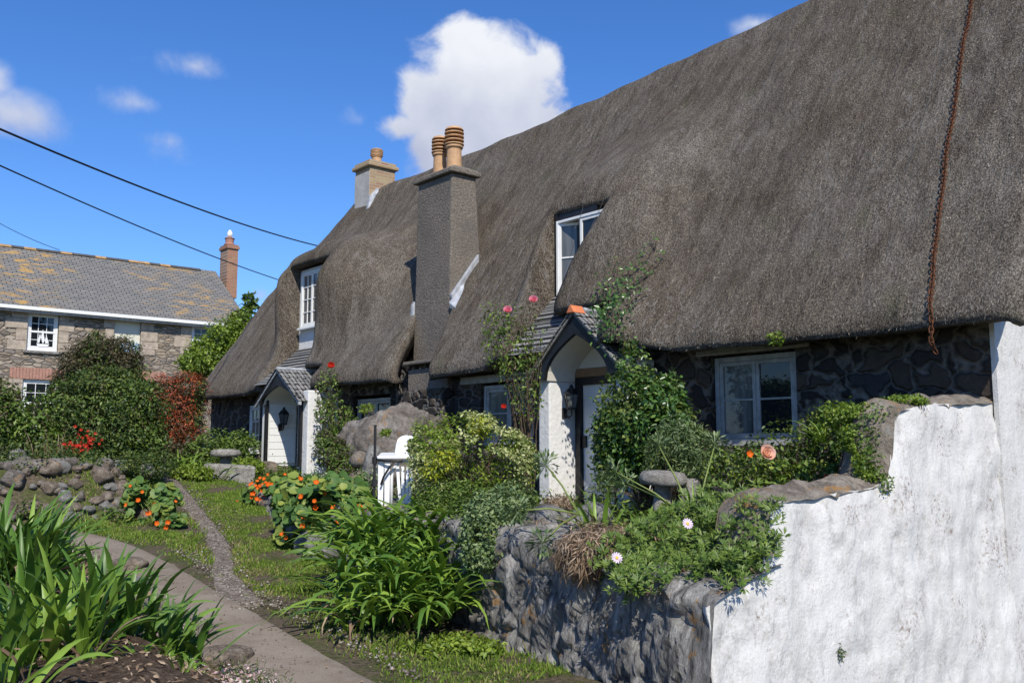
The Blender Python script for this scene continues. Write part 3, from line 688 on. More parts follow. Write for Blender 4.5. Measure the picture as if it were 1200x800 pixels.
def make_straws():
    g = np.random.default_rng(5); P = []; A = []; N = []; L = []; W = []
    n = 0
    while n < 3800:
        near = g.random() < .7
        y = g.uniform(3.5, 12) if near else g.uniform(3.5, 22.2); s = g.uniform(.02, 6.2)
        if g.random() < .15: s = g.uniform(0, .25)
        if inhole(y, s): continue
        P.append(roof_pt(y, s, .004)); l = g.uniform(.03, .10); 
        if g.random() < .06: l = g.uniform(.09, .17)
        if s < .3: l = min(l, .045)
        a = Vector((-CA, g.normal()*.5, -SA))+Vector((-SA, 0, CA))*g.uniform(.02, .35); A.append(a); N.append(Vector((-SA, 0, CA))+Vector(g.normal(size=3))*.5); L.append(l); W.append(g.uniform(.003, .0065)); n += 1
    V, Fc = leaves_mesh(np.array(P), np.array(N), np.array(A), np.array(L), np.array(W), .1)
    o = np_mesh('loose_straw', V, Fc, M['straw'], thatch); o['kind'] = 'stuff'
    # wires of the netting
    for (a, b) in (((1036, 0), (938, 200)), ((945, 30), (900, 110)), ((1140, 0), (1062, 210)), ((772, 205), (700, 330)), ((742, 210), (700, 300))):
        y0, s0 = roof_ys(*a); y1, s1 = roof_ys(*b)
        mb = MB(); mb.tube([roof_pt(y0+(y1-y0)*t/14, s0+(s1-s0)*t/14, .014) for t in range(15)], .0025, 4); mb.build('netting_wire', M['wire'], thatch, recalc=False)
make_straws()

def wall_open(mb, X, y0, y1, z0, z1, ops, depth=.3, m=0):
    """front wall in plane X facing -X with real openings and reveals"""
    ys = sorted({y0, y1}|{o[i] for o in ops for i in (0, 1)}); zs = sorted({z0, z1}|{o[i] for o in ops for i in (2, 3)})
    for a, b in zip(ys, ys[1:]):
        for c, d in zip(zs, zs[1:]):
            if any(o[0] < (a+b)/2 < o[1] and o[2] < (c+d)/2 < o[3] for o in ops): continue
            mb.box(X, X+depth, a, b, c, d, m)
OPS = [(5.93, 7.12, 1.68, 2.75), (8.68, 9.40, .8, 2.62), (10.36, 11.6, 1.72, 2.70), (14.2, 15.5, 1.75, 2.62), (16.3, 17.7, 1.2, 2.75), (19.5, 20.06, 1.55, 2.62)]
def make_walls():
    mb = MB(); wall_open(mb, XW, 3.83, 22.2, .3, 3.1, OPS, .45); 
    o = mb.build('front_wall', M['cottage_rubble'], cot)
    mb = MB(); mb.add([(XW, 3.78, -1.4), (15.5, 3.78, -1.6), (15.5, 3.78, 2.9), (12.3, 3.78, 7.8), (XW-.02, 3.78, 3.12)], [(0, 1, 2, 3, 4)])
    mb.add([(x, y+.045, z) for x, y, z in mb.v[:5]], [(4, 3, 2, 1, 0)])
    mb.f += [(i, (i+1) % 5, 5+(i+1) % 5, 5+i) for i in range(5)]; mb.m += [0]*5
    o = mb.build('gable_wall', M['whitewash'], cot); o['label'] = 'whitewashed gable end wall'
    mb = MB(); mb.box(15.1, 15.5, 4.2, 22.2, .5, 3.2); mb.build('back_wall', M['cottage_rubble'], cot)
    mb = MB(); mb.add([(XW, 22.2, .6), (15.5, 22.2, .6), (15.5, 22.2, 2.9), (12.3, 22.2, 7.2), (XW, 22.2, 2.9)], [(0, 1, 2, 3, 4)]); mb.build('gable_wall', M['cottage_rubble'], cot)
    mb = MB(); mb.box(XW+.46, 15.0, 4.3, 22.1, 3.12, 3.16); mb.build('ceiling', M['cream_board'], cot)
def make_loft_blocker():
    mb = MB(); mb.box(9.64, 9.68, 4.2, 21.9, 2.9, 3.72); mb.build('loft_sky_blocker', M['cottage_rubble'], cot)  # added unseen board, keeps sky light from leaking through the chimney slot
make_loft_blocker()
make_walls()

def TX(X): return lambda u, v, w: (X-w, u, v)            # a window looking towards -X: u along Y, v up, w outwards
def TY(Yp): return lambda u, v, w: (u, Yp-w, v)          # a window looking towards -Y
def bx(mb, T, u0, u1, v0, v1, w0, w1, m=0):
    mb.hexa([T(u0, v0, w0), T(u1, v0, w0), T(u1, v0, w1), T(u0, v0, w1), T(u0, v1, w0), T(u1, v1, w0), T(u1, v1, w1), T(u0, v1, w1)], m)
def casement(parent, T, u0, u1, v0, v1, ncas, rows, cols, fmat, gmats, name='window', fw=.05, sash=.045, cill=True, label=None, head=None, open_=None):
    mb = MB(); 
    bx(mb, T, u0, u0+fw, v0, v1, -.06, .03); bx(mb, T, u1-fw, u1, v0, v1, -.06, .03)
    bx(mb, T, u0+fw, u1-fw, v1-fw, v1, -.06, .028); bx(mb, T, u0+fw, u1-fw, v0, v0+fw, -.06, .028)
    w = mb.build(name, fmat, parent, .004)
    if label: w['label'] = label
    iw = (u1-u0-2*fw)/ncas
    for c in range(ncas):
        a, b = u0+fw+c*iw+.003, u0+fw+(c+1)*iw-.003; q = MB(); g = MB(); v0_, v1_ = v0+fw+.003, v1-fw-.003
        bx(q, T, a, a+sash, v0_, v1_, -.03, .018); bx(q, T, b-sash, b, v0_, v1_, -.03, .018)
        bx(q, T, a+sash, b-sash, v1_-sash, v1_, -.03, .016); bx(q, T, a+sash, b-sash, v0_, v0_+sash*1.3, -.03, .016)
        for r in range(1, rows):
            z = v0_+(v1_-v0_)*r/rows; bx(q, T, a+sash, b-sash, z-.011, z+.011, -.02, .012)
        for r in range(1, cols):
            z = a+(b-a)*r/cols; bx(q, T, z-.011, z+.011, v0_+sash*1.3, v1_-sash, -.018, .010)
        bx(g, T, a+sash*.6, b-sash*.6, v0_+sash, v1_-sash*.6, -.012, -.004)
        s = q.build('sash', fmat, w, .003); gl = g.build('pane', gmats[c % len(gmats)], w)
        if open_ and c in open_:                      # swing the sash out on its outer edge
            hu, ang = open_[c]
            piv = Vector(T(hu(a, b), 0, .02))
            for ob in (s, gl):
                off = wpos(ob)
                from mathutils import Matrix
                Mx = Matrix.Translation(piv-off) @ Matrix.Rotation(ang, 4, 'Z') @ Matrix.Translation(off-piv)
                ob.data.transform(Mx)
    if cill:
        q = MB(); bx(q, T, u0-.04, u1+.04, v0-.05, v0-.002, -.1, .09); q.build('sill', fmat, w, .006)
    return w
def make_windows():
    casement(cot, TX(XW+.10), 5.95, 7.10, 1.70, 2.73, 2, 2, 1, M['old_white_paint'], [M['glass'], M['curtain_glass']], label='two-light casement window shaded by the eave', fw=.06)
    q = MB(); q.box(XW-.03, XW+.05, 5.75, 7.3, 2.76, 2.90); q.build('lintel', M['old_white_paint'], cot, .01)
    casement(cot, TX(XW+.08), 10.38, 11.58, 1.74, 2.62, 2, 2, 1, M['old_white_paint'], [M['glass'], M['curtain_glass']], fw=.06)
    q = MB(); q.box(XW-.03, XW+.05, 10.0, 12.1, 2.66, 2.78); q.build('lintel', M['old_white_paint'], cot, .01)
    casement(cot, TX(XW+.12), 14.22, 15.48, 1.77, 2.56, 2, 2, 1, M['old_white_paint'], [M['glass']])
    casement(cot, TX(XW+.05), 19.5, 20.06, 1.58, 2.60, 1, 3, 2, M['white_paint'], [M['curtain_glass']])
    # dormer windows
    w = casement(cot, TX(9.5), 9.24, 10.24, 3.92, 5.06, 2, 2, 1, M['white_paint'], [M['glass'], M['curtain_glass']], name='dormer_window', fw=.04, cill=False,
             open_={1: (lambda a, b: b, R(24))}, label='white dormer casement with one sash swung open')
    q = MB(); q.box(9.62, 9.70, 9.3, 10.45, 3.4, 5.22); q.box(9.50, 9.62, 10.245, 10.33, 3.6, 5.27); q.box(9.52, 9.62, 9.42, 10.245, 5.063, 5.25); q.build('dormer_recess_shade', M['black_paint'], cot)  # black boxes stand in for the shadow in the dormer recess
    for Yc, xw, st in ((10.31, 9.62, 2.40), (18.51, 9.6, 2.58)):
        q = MB(); pr = [roof_pt(Yc, .35+(st-.35)*i/24, -.06) for i in range(25)]; dy = .05 if Yc in (10.31, 18.51) else -.05
        for a, b in zip(pr, pr[1:]):
            if min(a.x, b.x) > xw-.02: continue
            q.hexa([a, (xw, Yc, a.z), (xw, Yc+dy, a.z), (a.x, Yc+dy, a.z), b, (xw, Yc, b.z), (xw, Yc+dy, b.z), (b.x, Yc+dy, b.z)])
        if q.v: q.build('dormer_cheek', M['thatch'], cot)
    q = MB(); q.box(9.5, 9.62, 16.85, 18.52, 3.55, 5.50); q.build('dormer_panel', M['white_render'], cot)
    casement(cot, TX(9.47), 17.42, 18.36, 4.22, 5.42, 2, 4, 2, M['white_paint'], [M['curtain_glass']], name='dormer_window', fw=.05, label='small-paned white dormer window over a white panel', sash=.03)
make_windows()
def slab(mb, p, th, m=0):
    """four corners of a sloping sheet, given a thickness below"""
    n = (Vector(p[1])-Vector(p[0])).cross(Vector(p[3])-Vector(p[0])).normalized()
    if n.z < 0: n = -n
    mb.hexa([tuple(Vector(q)-n*th) for q in p]+[tuple(q) for q in p], m)
def slate_slope(mb, a, b, c, d, rows, th=.012):
    """overlapping rows of slate from the eave edge a-b up to the ridge edge d-c"""
    a, b, c, d = map(Vector, (a, b, c, d)); n = (b-a).cross(d-a).normalized()
    if n.z < 0: n = -n
    for r in range(rows):
        t0, t1 = r/rows, min(1, (r+1.25)/rows); k = n*.018
        p = [a.lerp(d, t0)+k, b.lerp(c, t0)+k, b.lerp(c, t1), a.lerp(d, t1)]
        mb.hexa([tuple(x-n*th) for x in p]+[tuple(x) for x in p])
def make_aprons():
    q = MB(); slate_slope(q, (8.55, 9.3, 2.95), (8.55, 10.42, 2.95), (9.52, 10.42, 3.93), (9.52, 9.3, 3.93), 14); q.build('slate_apron', M['slate_near'], cot)
    q = MB(); slate_slope(q, (8.55, 17.0, 2.95), (8.55, 18.62, 2.95), (9.5, 18.62, 3.78), (9.5, 17.0, 3.78), 12); q.build('slate_apron', M['slate_near'], cot)
make_aprons()
def make_porch(label, yc, ho, hs, za, zf, zb, xf, tile, left):
    xr = xf-(.16 if left else .12); o = MB()
    def arch(t):                                        # pointed arch, t -1..1
        s = 1-abs(t); return yc+ho*(1 if t > 0 else -1)*(1-s**1.25), zf-.10+(za-.30-zf+.10)*(s**.62)
    ts = [-1+2*i/24 for i in range(25)]
    for t0, t1 in zip(ts, ts[1:]):
        def outer(t): return yc+hs*t, za+(zf-za)*abs(t)-.04
        (a0, b0), (a1, b1) = arch(t0), arch(t1); (c0, d0), (c1, d1) = outer(t0), outer(t1)
        if min(d0, d1) < max(b0, b1) and False: continue
        o.hexa([(xr, a0, b0), (xr, a1, b1), (xr+.06, a1, b1), (xr+.06, a0, b0), (xr, c0, d0), (xr, c1, d1), (xr+.06, c1, d1), (xr+.06, c0, d0)])
    po = o.build('porch', M['black_paint'], cot); po['label'] = label
    q = MB()
    for t0, t1 in zip(ts, ts[1:]):                        # boarded vault
        (a0, b0), (a1, b1) = arch(t0), arch(t1)
        q.hexa([(xr+.06, a0, b0), (xr+.06, a1, b1), (XW, a1, b1), (XW, a0, b0), (xr+.06, a0, b0+.03), (xr+.06, a1, b1+.03), (XW, a1, b1+.03), (XW, a0, b0+.03)])
    q.build('vault', M['cream_board'], po)
    q = MB(); q.box(XW-.02, XW-.001, yc-ho-.05, yc+ho+.05, zf-.1, za-.1); q.build('back_panel', M['cream_board'], po)
    for s in (-1, 1):
        q = MB(); y0, y1 = yc+s*(ho+.02), yc+s*(ho+.24); q.box(xf, XW, min(y0, y1), max(y0, y1), zb-.5, zf+.12)
        if left and s == 1:
            q.build('side_boarding', M['white_paint'], po)
            for r in range(9):
                bq = MB(); z = zb+.05+r*.14; bq.box(xf+.04, XW-.03, yc+ho-.004, yc+ho+.019, z, z+.134)
                bq.build('board', M['white_paint'], po, .004)
        else: q.build('pier', M['white_render'], po, .02)
        if left:
            q = MB(); q.box(xf-.05, xf-.003, yc+s*ho-.05, yc+s*ho+.05, zb, zf+.05); q.build('post', M['black_paint'], po, .005)
        q = MB(); e = yc+s*(hs+.05)
        slate_slope(q, (xr-.05, e, zf-.10), (9.25, e, zf-.10), (9.25, yc, za+.02), (xr-.05, yc, za+.02), 8); q.build('roof_slope', M['slate_near'], po)
        q = MB(); q.hexa([(xr-.03, e, zf-.16), (xr+.03, e, zf-.16), (xr+.03, yc, za-.04), (xr-.03, yc, za-.04), (xr-.03, e, zf-.10), (xr+.03, e, zf-.10), (xr+.03, yc, za+.0), (xr-.03, yc, za+.0)])
        q.build('verge_board', M['lead' if left else 'grey_stone'], po)
    if tile:
        q = MB(); q.hexa([(xr-.07, yc-.08, za-.03), (xr+.14, yc-.08, za-.03), (xr+.14, yc+.08, za-.03), (xr-.07, yc+.08, za-.03), (xr-.07, yc-.012, za+.075), (xr+.14, yc-.012, za+.075), (xr+.14, yc+.012, za+.075), (xr-.07, yc+.012, za+.075)])
        q.build('ridge_tile', M['ridge_clay'], po, .008)
    q = MB(); q.tube([(xr+(.16 if tile else -.04), yc, za+.03), (9.15, yc, za+.03)], .035, 8); q.build('ridge_roll', M['lead'], po)
    return po
make_porch('slate-roofed porch with black pointed arch and orange ridge tile', 8.83, .60, .90, 3.44, 2.66, .9, 8.6, True, False)
make_porch('small slate porch with black posts and white boarded side', 17.0, .73, .90, 3.17, 2.62, 1.3, 8.45, False, True)
def make_doors():
    q = MB(); X = XW+.0
    q.box(X-.04, X+.06, 9.33, 9.42, .8, 2.62); q.box(X-.04, X+.06, 8.64, 8.70, .8, 2.62); q.box(X-.04, X+.06, 8.70, 9.33, 2.52, 2.62)
    f = q.build('door', M['black_paint'], cot, .004); f['label'] = 'plain pale door in a black frame'
    q = MB(); q.box(X+.02, X+.055, 8.703, 9.327, .82, 2.517); q.build('door_leaf', M['white_paint'], f, .003)
    q = MB(); q.box(X-.01, X+.02, 9.25, 9.32, 1.66, 1.82); q.build('lock', M['iron'], f, .004)
    q = MB(); q.box(X-.055, X-.022, 8.40, 9.42, 2.625, 2.74); q.build('door_head', M['brown_board'], f)
    q = MB(); X = XW+.05; q.box(X-.05, X+.06, 17.55, 17.7, 1.2, 2.7); q.box(X-.05, X+.06, 16.3, 16.42, 1.2, 2.7); q.box(X-.05, X+.06, 16.42, 17.55, 2.6, 2.7)
    f = q.build('door', M['white_paint'], cot, .004)
    q = MB(); q.box(X, X+.05, 16.423, 17.547, 1.25, 2.597); q.build('door_leaf', M['white_paint'], f, .003)
    q = MB(); q.box(8.45, 9.1, 17.74, 17.95, 1.0, 1.3); q.build('plinth', M['brown_stone'], cot, .02)
make_doors()
def pot(mb, c, r, h, hood=True):
    mb.lathe([(r*.95, 0), (r, .02), (r*.86, .04), (r*.80, h*.5), (r*.98, h*.54), (r*.98, h*.58), (r*.78, h*.6)], c, 20)
    if hood:
        z = h*.6
        for i in range(4):
            mb.lathe([(r*1.0, z+i*h*.09), (r*1.08, z+i*h*.09+.006), (r*1.08, z+i*h*.09+.024), (r*.98, z+i*h*.09+.03)], c, 20)
        mb.lathe([(r*.62, z), (r*.62, z+h*.4)], c, 14, 1)  # dark core paints the shade in the gaps between the louvres
        mb.lathe([(r*1.05, z+h*.36), (r*.9, z+h*.41), (r*.45, z+h*.45), (.01, z+h*.46)], c, 20)
def make_chimneys():
    q = MB(); q.hexa([(9.47, 12.96, 3.05), (10.3, 12.96, 3.05), (10.3, 14.06, 3.05), (9.47, 14.06, 3.05), (9.52, 12.97, 6.46), (10.05, 12.97, 6.46), (10.05, 14.02, 6.46), (9.52, 14.02, 6.46)])
    ch = q.build('chimney', M['roughcast'], cot, .03); ch['label'] = 'tall roughcast chimney stack with two clay pots'
    q = MB(); q.box(9.45, 10.12, 12.89, 14.1, 6.463, 6.55); q.hexa([(9.47, 12.91, 6.553), (10.10, 12.91, 6.553), (10.10, 14.08, 6.553), (9.47, 14.08, 6.553), (9.62, 13.05, 6.64), (9.96, 13.05, 6.64), (9.96, 13.9, 6.64), (9.62, 13.9, 6.64)])
    q.build('capping', M['roughcast'], ch, .02)
    for i, (y, r, h) in enumerate(((13.28, .165, .78), (13.72, .145, .72))):
        q = MB(); pot(q, (9.79, y, 6.61), r, h); q.build('chimney_pot', [M['terracotta'], M['rubber_and_shade']], ch, 0, False)
    q = MB()                                              # lead flashing down the near side
    for a, b in (((9.52, 4.0), (10.08, 4.72)),):
        q.hexa([(a[0], 12.90, a[1]+.02), (b[0], 12.90, b[1]+.02), (b[0], 12.955, b[1]+.02), (a[0], 12.955, a[1]+.02), (a[0]-.05, 12.88, a[1]+.28), (b[0]-.02, 12.88, b[1]+.34), (b[0]-.02, 12.955, b[1]+.34), (a[0]-.05, 12.955, a[1]+.28)])
        q.hexa([(a[0]-.08, 12.62, a[1]-.07), (b[0], 12.6, b[1]-.02), (b[0], 12.9, b[1]+.03), (a[0]-.08, 12.9, a[1]+.03), (a[0]-.10, 12.62, a[1]-.05), (b[0]-.02, 12.6, b[1]+.02), (b[0]-.02, 12.9, b[1]+.16), (a[0]-.10, 12.9, a[1]+.14)])
    q.build('flashing', M['lead'], ch, .01)
    q = MB(); q.hexa([(9.46, 14.06, 3.95), (9.6, 14.06, 4.05), (9.6, 14.16, 4.05), (9.46, 14.16, 3.95), (9.46, 14.05, 4.22), (9.5, 14.05, 4.3), (9.5, 14.12, 4.3), (9.46, 14.12, 4.22)]); q.build('flashing', M['lead'], ch, .01)
    q = MB(); q.box(8.85, 9.55, 12.3, 13.5, .7, 2.62); q.build('chimney_breast', M['cottage_rubble'], cot, .04)
    q = MB(); q.box(9.0, 9.55, 12.35, 13.5, 2.62, 2.98); q.box(8.92, 9.5, 12.3, 13.55, 3.06, 3.12); q.build('ledge', M['roughcast'], cot, .015)
    q = MB(); q.box(11.9, 12.64, 19.65, 20.36, 7.0, 8.62); c2 = q.build('chimney', M['old_brick'], cot, .02); c2['label'] = 'weathered brick chimney stack on the ridge'
    q = MB(); q.box(11.885, 11.897, 19.66, 20.35, 7.3, 8.5); q.build('render_patch', M['grey_render'], c2)
    q = MB(); q.box(11.83, 12.71, 19.58, 20.43, 8.623, 8.72); q.box(11.88, 12.66, 19.63, 20.38, 8.722, 8.80); q.build('capping', M['old_brick'], c2, .02)
    q = MB(); pot(q, (12.3, 20.0, 8.78), .15, .42); q.build('chimney_pot', [M['terracotta'], M['rubber_and_shade']], c2)
    q = MB(); q.hexa([(11.8, 19.55, 7.5), (12.1, 19.55, 7.8), (12.1, 19.65, 7.8), (11.8, 19.65, 7.5), (11.88, 19.6, 7.85), (12.12, 19.6, 8.1), (12.12, 19.65, 8.1), (11.88, 19.65, 7.85)]); q.build('flashing', M['lead'], c2)
make_chimneys()
def make_lantern(label, X, Y, z, sc):
    t = thing('wall_lantern', label, 'lantern', (X, Y, z)); y = Y-.13*sc
    q = MB(); q.box(X-.035*sc, X+.035*sc, Y-.02*sc, Y, z-.12*sc, z+.0*sc); q.tube([(X, Y-.01, z-.06*sc), (X, Y-.08*sc, z-.12*sc), (X, y, z-.09*sc), (X, y, z-.02*sc)], .012*sc, 6); q.build('bracket', M['black_paint'], t)
    q = MB(); q.lathe([(.055*sc, 0), (.085*sc, .15*sc)], (X, y, z), 6); q.build('glass', M['curtain_glass'], t)
    q = MB(); q.lathe([(.06*sc, -.025*sc), (.062*sc, 0)], (X, y, z), 6); q.lathe([(.10*sc, .15*sc), (.10*sc, .16*sc), (.05*sc, .22*sc), (.03*sc, .23*sc), (.022*sc, .26*sc), (.004, .28*sc)], (X, y, z), 6)
    for i in range(6):
        a = 6.283*i/6; q.tube([(X+.057*sc*math.cos(a), y+.057*sc*math.sin(a), z), (X+.087*sc*math.cos(a), y+.087*sc*math.sin(a), z+.15*sc)], .006*sc, 4)
    q.build('cage', M['black_paint'], t)
make_lantern('black lantern on the whitewashed inner side of the porch beside the pale door', 8.87, 9.45, 2.20, 1.15)
make_lantern('black lantern on white boards inside the far porch', 8.72, 17.72, 2.15, 1.2)
def make_chain():
    t = thing('roof_chain', 'rusty iron chain laid down over the thatch', 'chain', roof_pt(*roof_ys(1092, 372)))
    pts = []; ks = [(1152, -25), (1148, 0), (1130, 90), (1112, 190), (1098, 290), (1093, 340), (1090, 374)]
    ka = [roof_ys(*k) for k in ks]
    for (a, b), (c, d) in zip(ka, ka[1:]):
        for i in range(10): pts.append(roof_pt(a+(c-a)*i/10, b+(d-b)*i/10, .03))
    e = pts[-1]; pts += [Vector((8.60, e.y-.005, 2.64)), Vector((8.68, e.y-.015, 2.52))]
    # resample evenly
    out = [pts[0]]; step = .053; acc = 0
    for a, b in zip(pts, pts[1:]):
        l = (b-a).length; p = a
        while acc+l >= step:
            p = p+(b-p).normalized()*(step-acc); l = (b-p).length; acc = 0; out.append(p.copy())
        acc += l
    mb = MB()
    for i, (a, b) in enumerate(zip(out, out[1:])):
        d = (b-a).normalized(); nrm = Vector((-SA, 0, CA)); sd = d.cross(nrm).normalized()
        ax = (sd*.8+nrm*.6).normalized() if i % 2 else (sd*.8-nrm*.6).normalized(); c = (a+b)/2; ring = []
        for j in range(9):
            w = 6.283*j/8; ring.append(c+d*math.cos(w)*.042+ax*math.sin(w)*.021)
        mb.tube(ring, .0072, 5, cap=False)
    mb.build('chain_links', M['rust'], t, recalc=False)
make_chain()
# ------------------------------------------------------------------ whitewashed garden wall
TOP = [(4.80, .66), (4.95, .72), (5.2, .77), (5.36, .81), (5.45, .90), (5.50, 1.20), (5.62, 1.285), (6.2, 1.31), (6.9, 1.35), (7.10, 1.42), (7.19, 1.62), (7.24, 1.88), (7.36, 1.96), (7.8, 2.02), (8.5, 2.05), (9.1, 2.08)]
def make_white_wall():
    t = thing('garden_wall', 'thick whitewashed garden wall stepping down from the cottage gable', 'wall', (7, 4, .3))
    xs = np.concatenate([np.arange(4.80, 7.0, .04), np.arange(7.0, 7.4, .012), np.arange(7.4, 9.13, .04)]); zb = -1.5; k = 60
    V = []
    for x in xs:
        zt = lerp_tab(x, TOP)+.015*mnoise.noise(Vector((x*7, 0, 2)))
        xw = .03*(1-sst(4.8, 5.1, x))
        for j in range(k):
            f = j/(k-1); z = zb+(zt-zb)*f
            p = Vector((x*1.6, 0, z*1.6)); d = .045*mnoise.fractal(p, 1, 2, 3)+.016*mnoise.noise(Vector((x*9, 3, z*9)))
            y = 3.79-d-.06*max(0, 1.0-z)*.5+.05*f**10
            V.append((x+xw*(mnoise.fractal(Vector((2, z*2.5, 9)), 1, 2, 4)), y+.004, z))
    V = [(a+.06, b+.09, c) for a, b, c in V[:k]]+[(a+.012, b+.02, c) for a, b, c in V[:k]]+V; n = len(xs)+2; Fc = [(i*k+j, (i+1)*k+j, (i+1)*k+j+1, i*k+j+1) for i in range(n-1) for j in range(k-1)]
    np_mesh('whitewashed_face', V, Fc, M['whitewash'], t, smooth=True)
    n = len(xs)
    # coping: rounded stones over the top, bare and lichened
    V = []; w = 11; xall = xs; xs = xs[xs > 5.44]; n = len(xs)
    for x in xs:
        zt = lerp_tab(x, TOP)+.015*mnoise.noise(Vector((x*7, 0, 2)))
        sl = (lerp_tab(x+.02, TOP)-lerp_tab(x-.02, TOP))/.04; nx = -sl/math.hypot(1, sl); nz = 1/math.hypot(1, sl)
        jt = .03*(1-sst(0, .05, min(abs(x-6.35), abs(x-8.2), abs(x-7.0), abs(x-5.2))))
        for j in range(w):
            f = j/(w-1); a = math.sin(f*math.pi); d = (.085*a**.7-.012-jt+.05*mnoise.fractal(Vector((x*3.2, f*2.4, 7)), 1, 2, 4)*a)*(.45 if x < 5.6 else 1)
            yy = 3.83+.43*f
            V.append((x+nx*d, yy, zt+nz*d))
        if x == xs[0]: V = [(a-.03, b, c-.5) for a, b, c in V]+[(a-.03, b, c) for a, b, c in V]+V
    n += 2
    Fc = [(i*w+j, (i+1)*w+j, (i+1)*w+j+1, i*w+j+1) for i in range(n-1) for j in range(w-1)]
    np_mesh('coping', V, Fc, M['cap_stone'], t, smooth=True)
    xs = xall; n = len(xs)
    V = [(x, 4.27, z) for x in xs[xs > 5.3] for z in (zb, lerp_tab(x, TOP)+.01)]; n = len(V)//2
    Fc = [(i*2+1, (i+1)*2+1, (i+1)*2, i*2) for i in range(n-1)]; np_mesh('back_face', V, Fc, M['cap_stone'], t)
make_white_wall()
# ------------------------------------------------------------------ rough rock retaining wall
def make_rock_wall():
    t = thing('retaining_wall', 'rough grey slaty rock wall holding up the garden above the path', 'rock wall', (5.1, 6, .4))
    ys = np.concatenate([np.arange(3.785, 8.2, .03), np.arange(8.2, 16.5, .08)]); k = 46; V = []
    for y in ys:
        xb = lerp_tab(y, WALLX); g0 = ground(xb-.4, max(y, 4.3))-.6; fade = 1-sst(13.5, 16, y)
        zt = .78+.08*mnoise.noise(Vector((y*1.3, 1, 1)))+.14*sst(4.8, 5.6, y)*(1-sst(7.6, 9, y)); zt = max(zt, ground(xb+.6, y)+.05) if y > 6 else zt
        zt = g0+.6+(zt-g0-.6)*fade
        zt += (.69-zt)*(1-sst(3.85, 4.35, y))
        for j in range(k):
            f = j/(k-1)
            if f <= .72: h = f/.72; z = g0+(zt-g0)*h; x = xb-.16*(1-h)
            else: h = (f-.72)/.28; z = zt+.08*math.sin(h*math.pi*.5)*fade-.0; x = xb+.75*h; z += .10*h*(1-sst(4.1, 4.9, y))
            p = Vector((x*2+y*1.2, y*2.1, z*1.9))
            q = Vector((0, (y*.82+z*.57)*7.5, (z*.82-y*.57)*1.5))
            am = (1-.5*(f > .8))*(.35+.65*fade)*(.05+.95*sst(3.82, 4.15, y))
            d = am*(.08*mnoise.fractal(p*.5, 1, 2, 3)+.085*abs(mnoise.fractal(q*.8, .7, 2.2, 6))+.012*mnoise.noise(q*2.6)+.010*mnoise.noise(q*5.5)+.014*mnoise.fractal(p*6, .8, 2, 3))
            c = mnoise.voronoi(Vector((y*1.7, z*2.3, 3)))[0]; d -= .055*am*(1-sst(.0, .12, c[1]-c[0]))
            V.append((x-d*(1 if f <= .72 else .5), y, z+(d*.5 if f > .72 else 0)))
    n = len(ys); Fc = [(i*k+j, i*k+j+1, (i+1)*k+j+1, (i+1)*k+j) for i in range(n-1) for j in range(k-1)]
    np_mesh('rock_face', V, Fc, M['wall_rock'], t, smooth=True)
make_rock_wall()

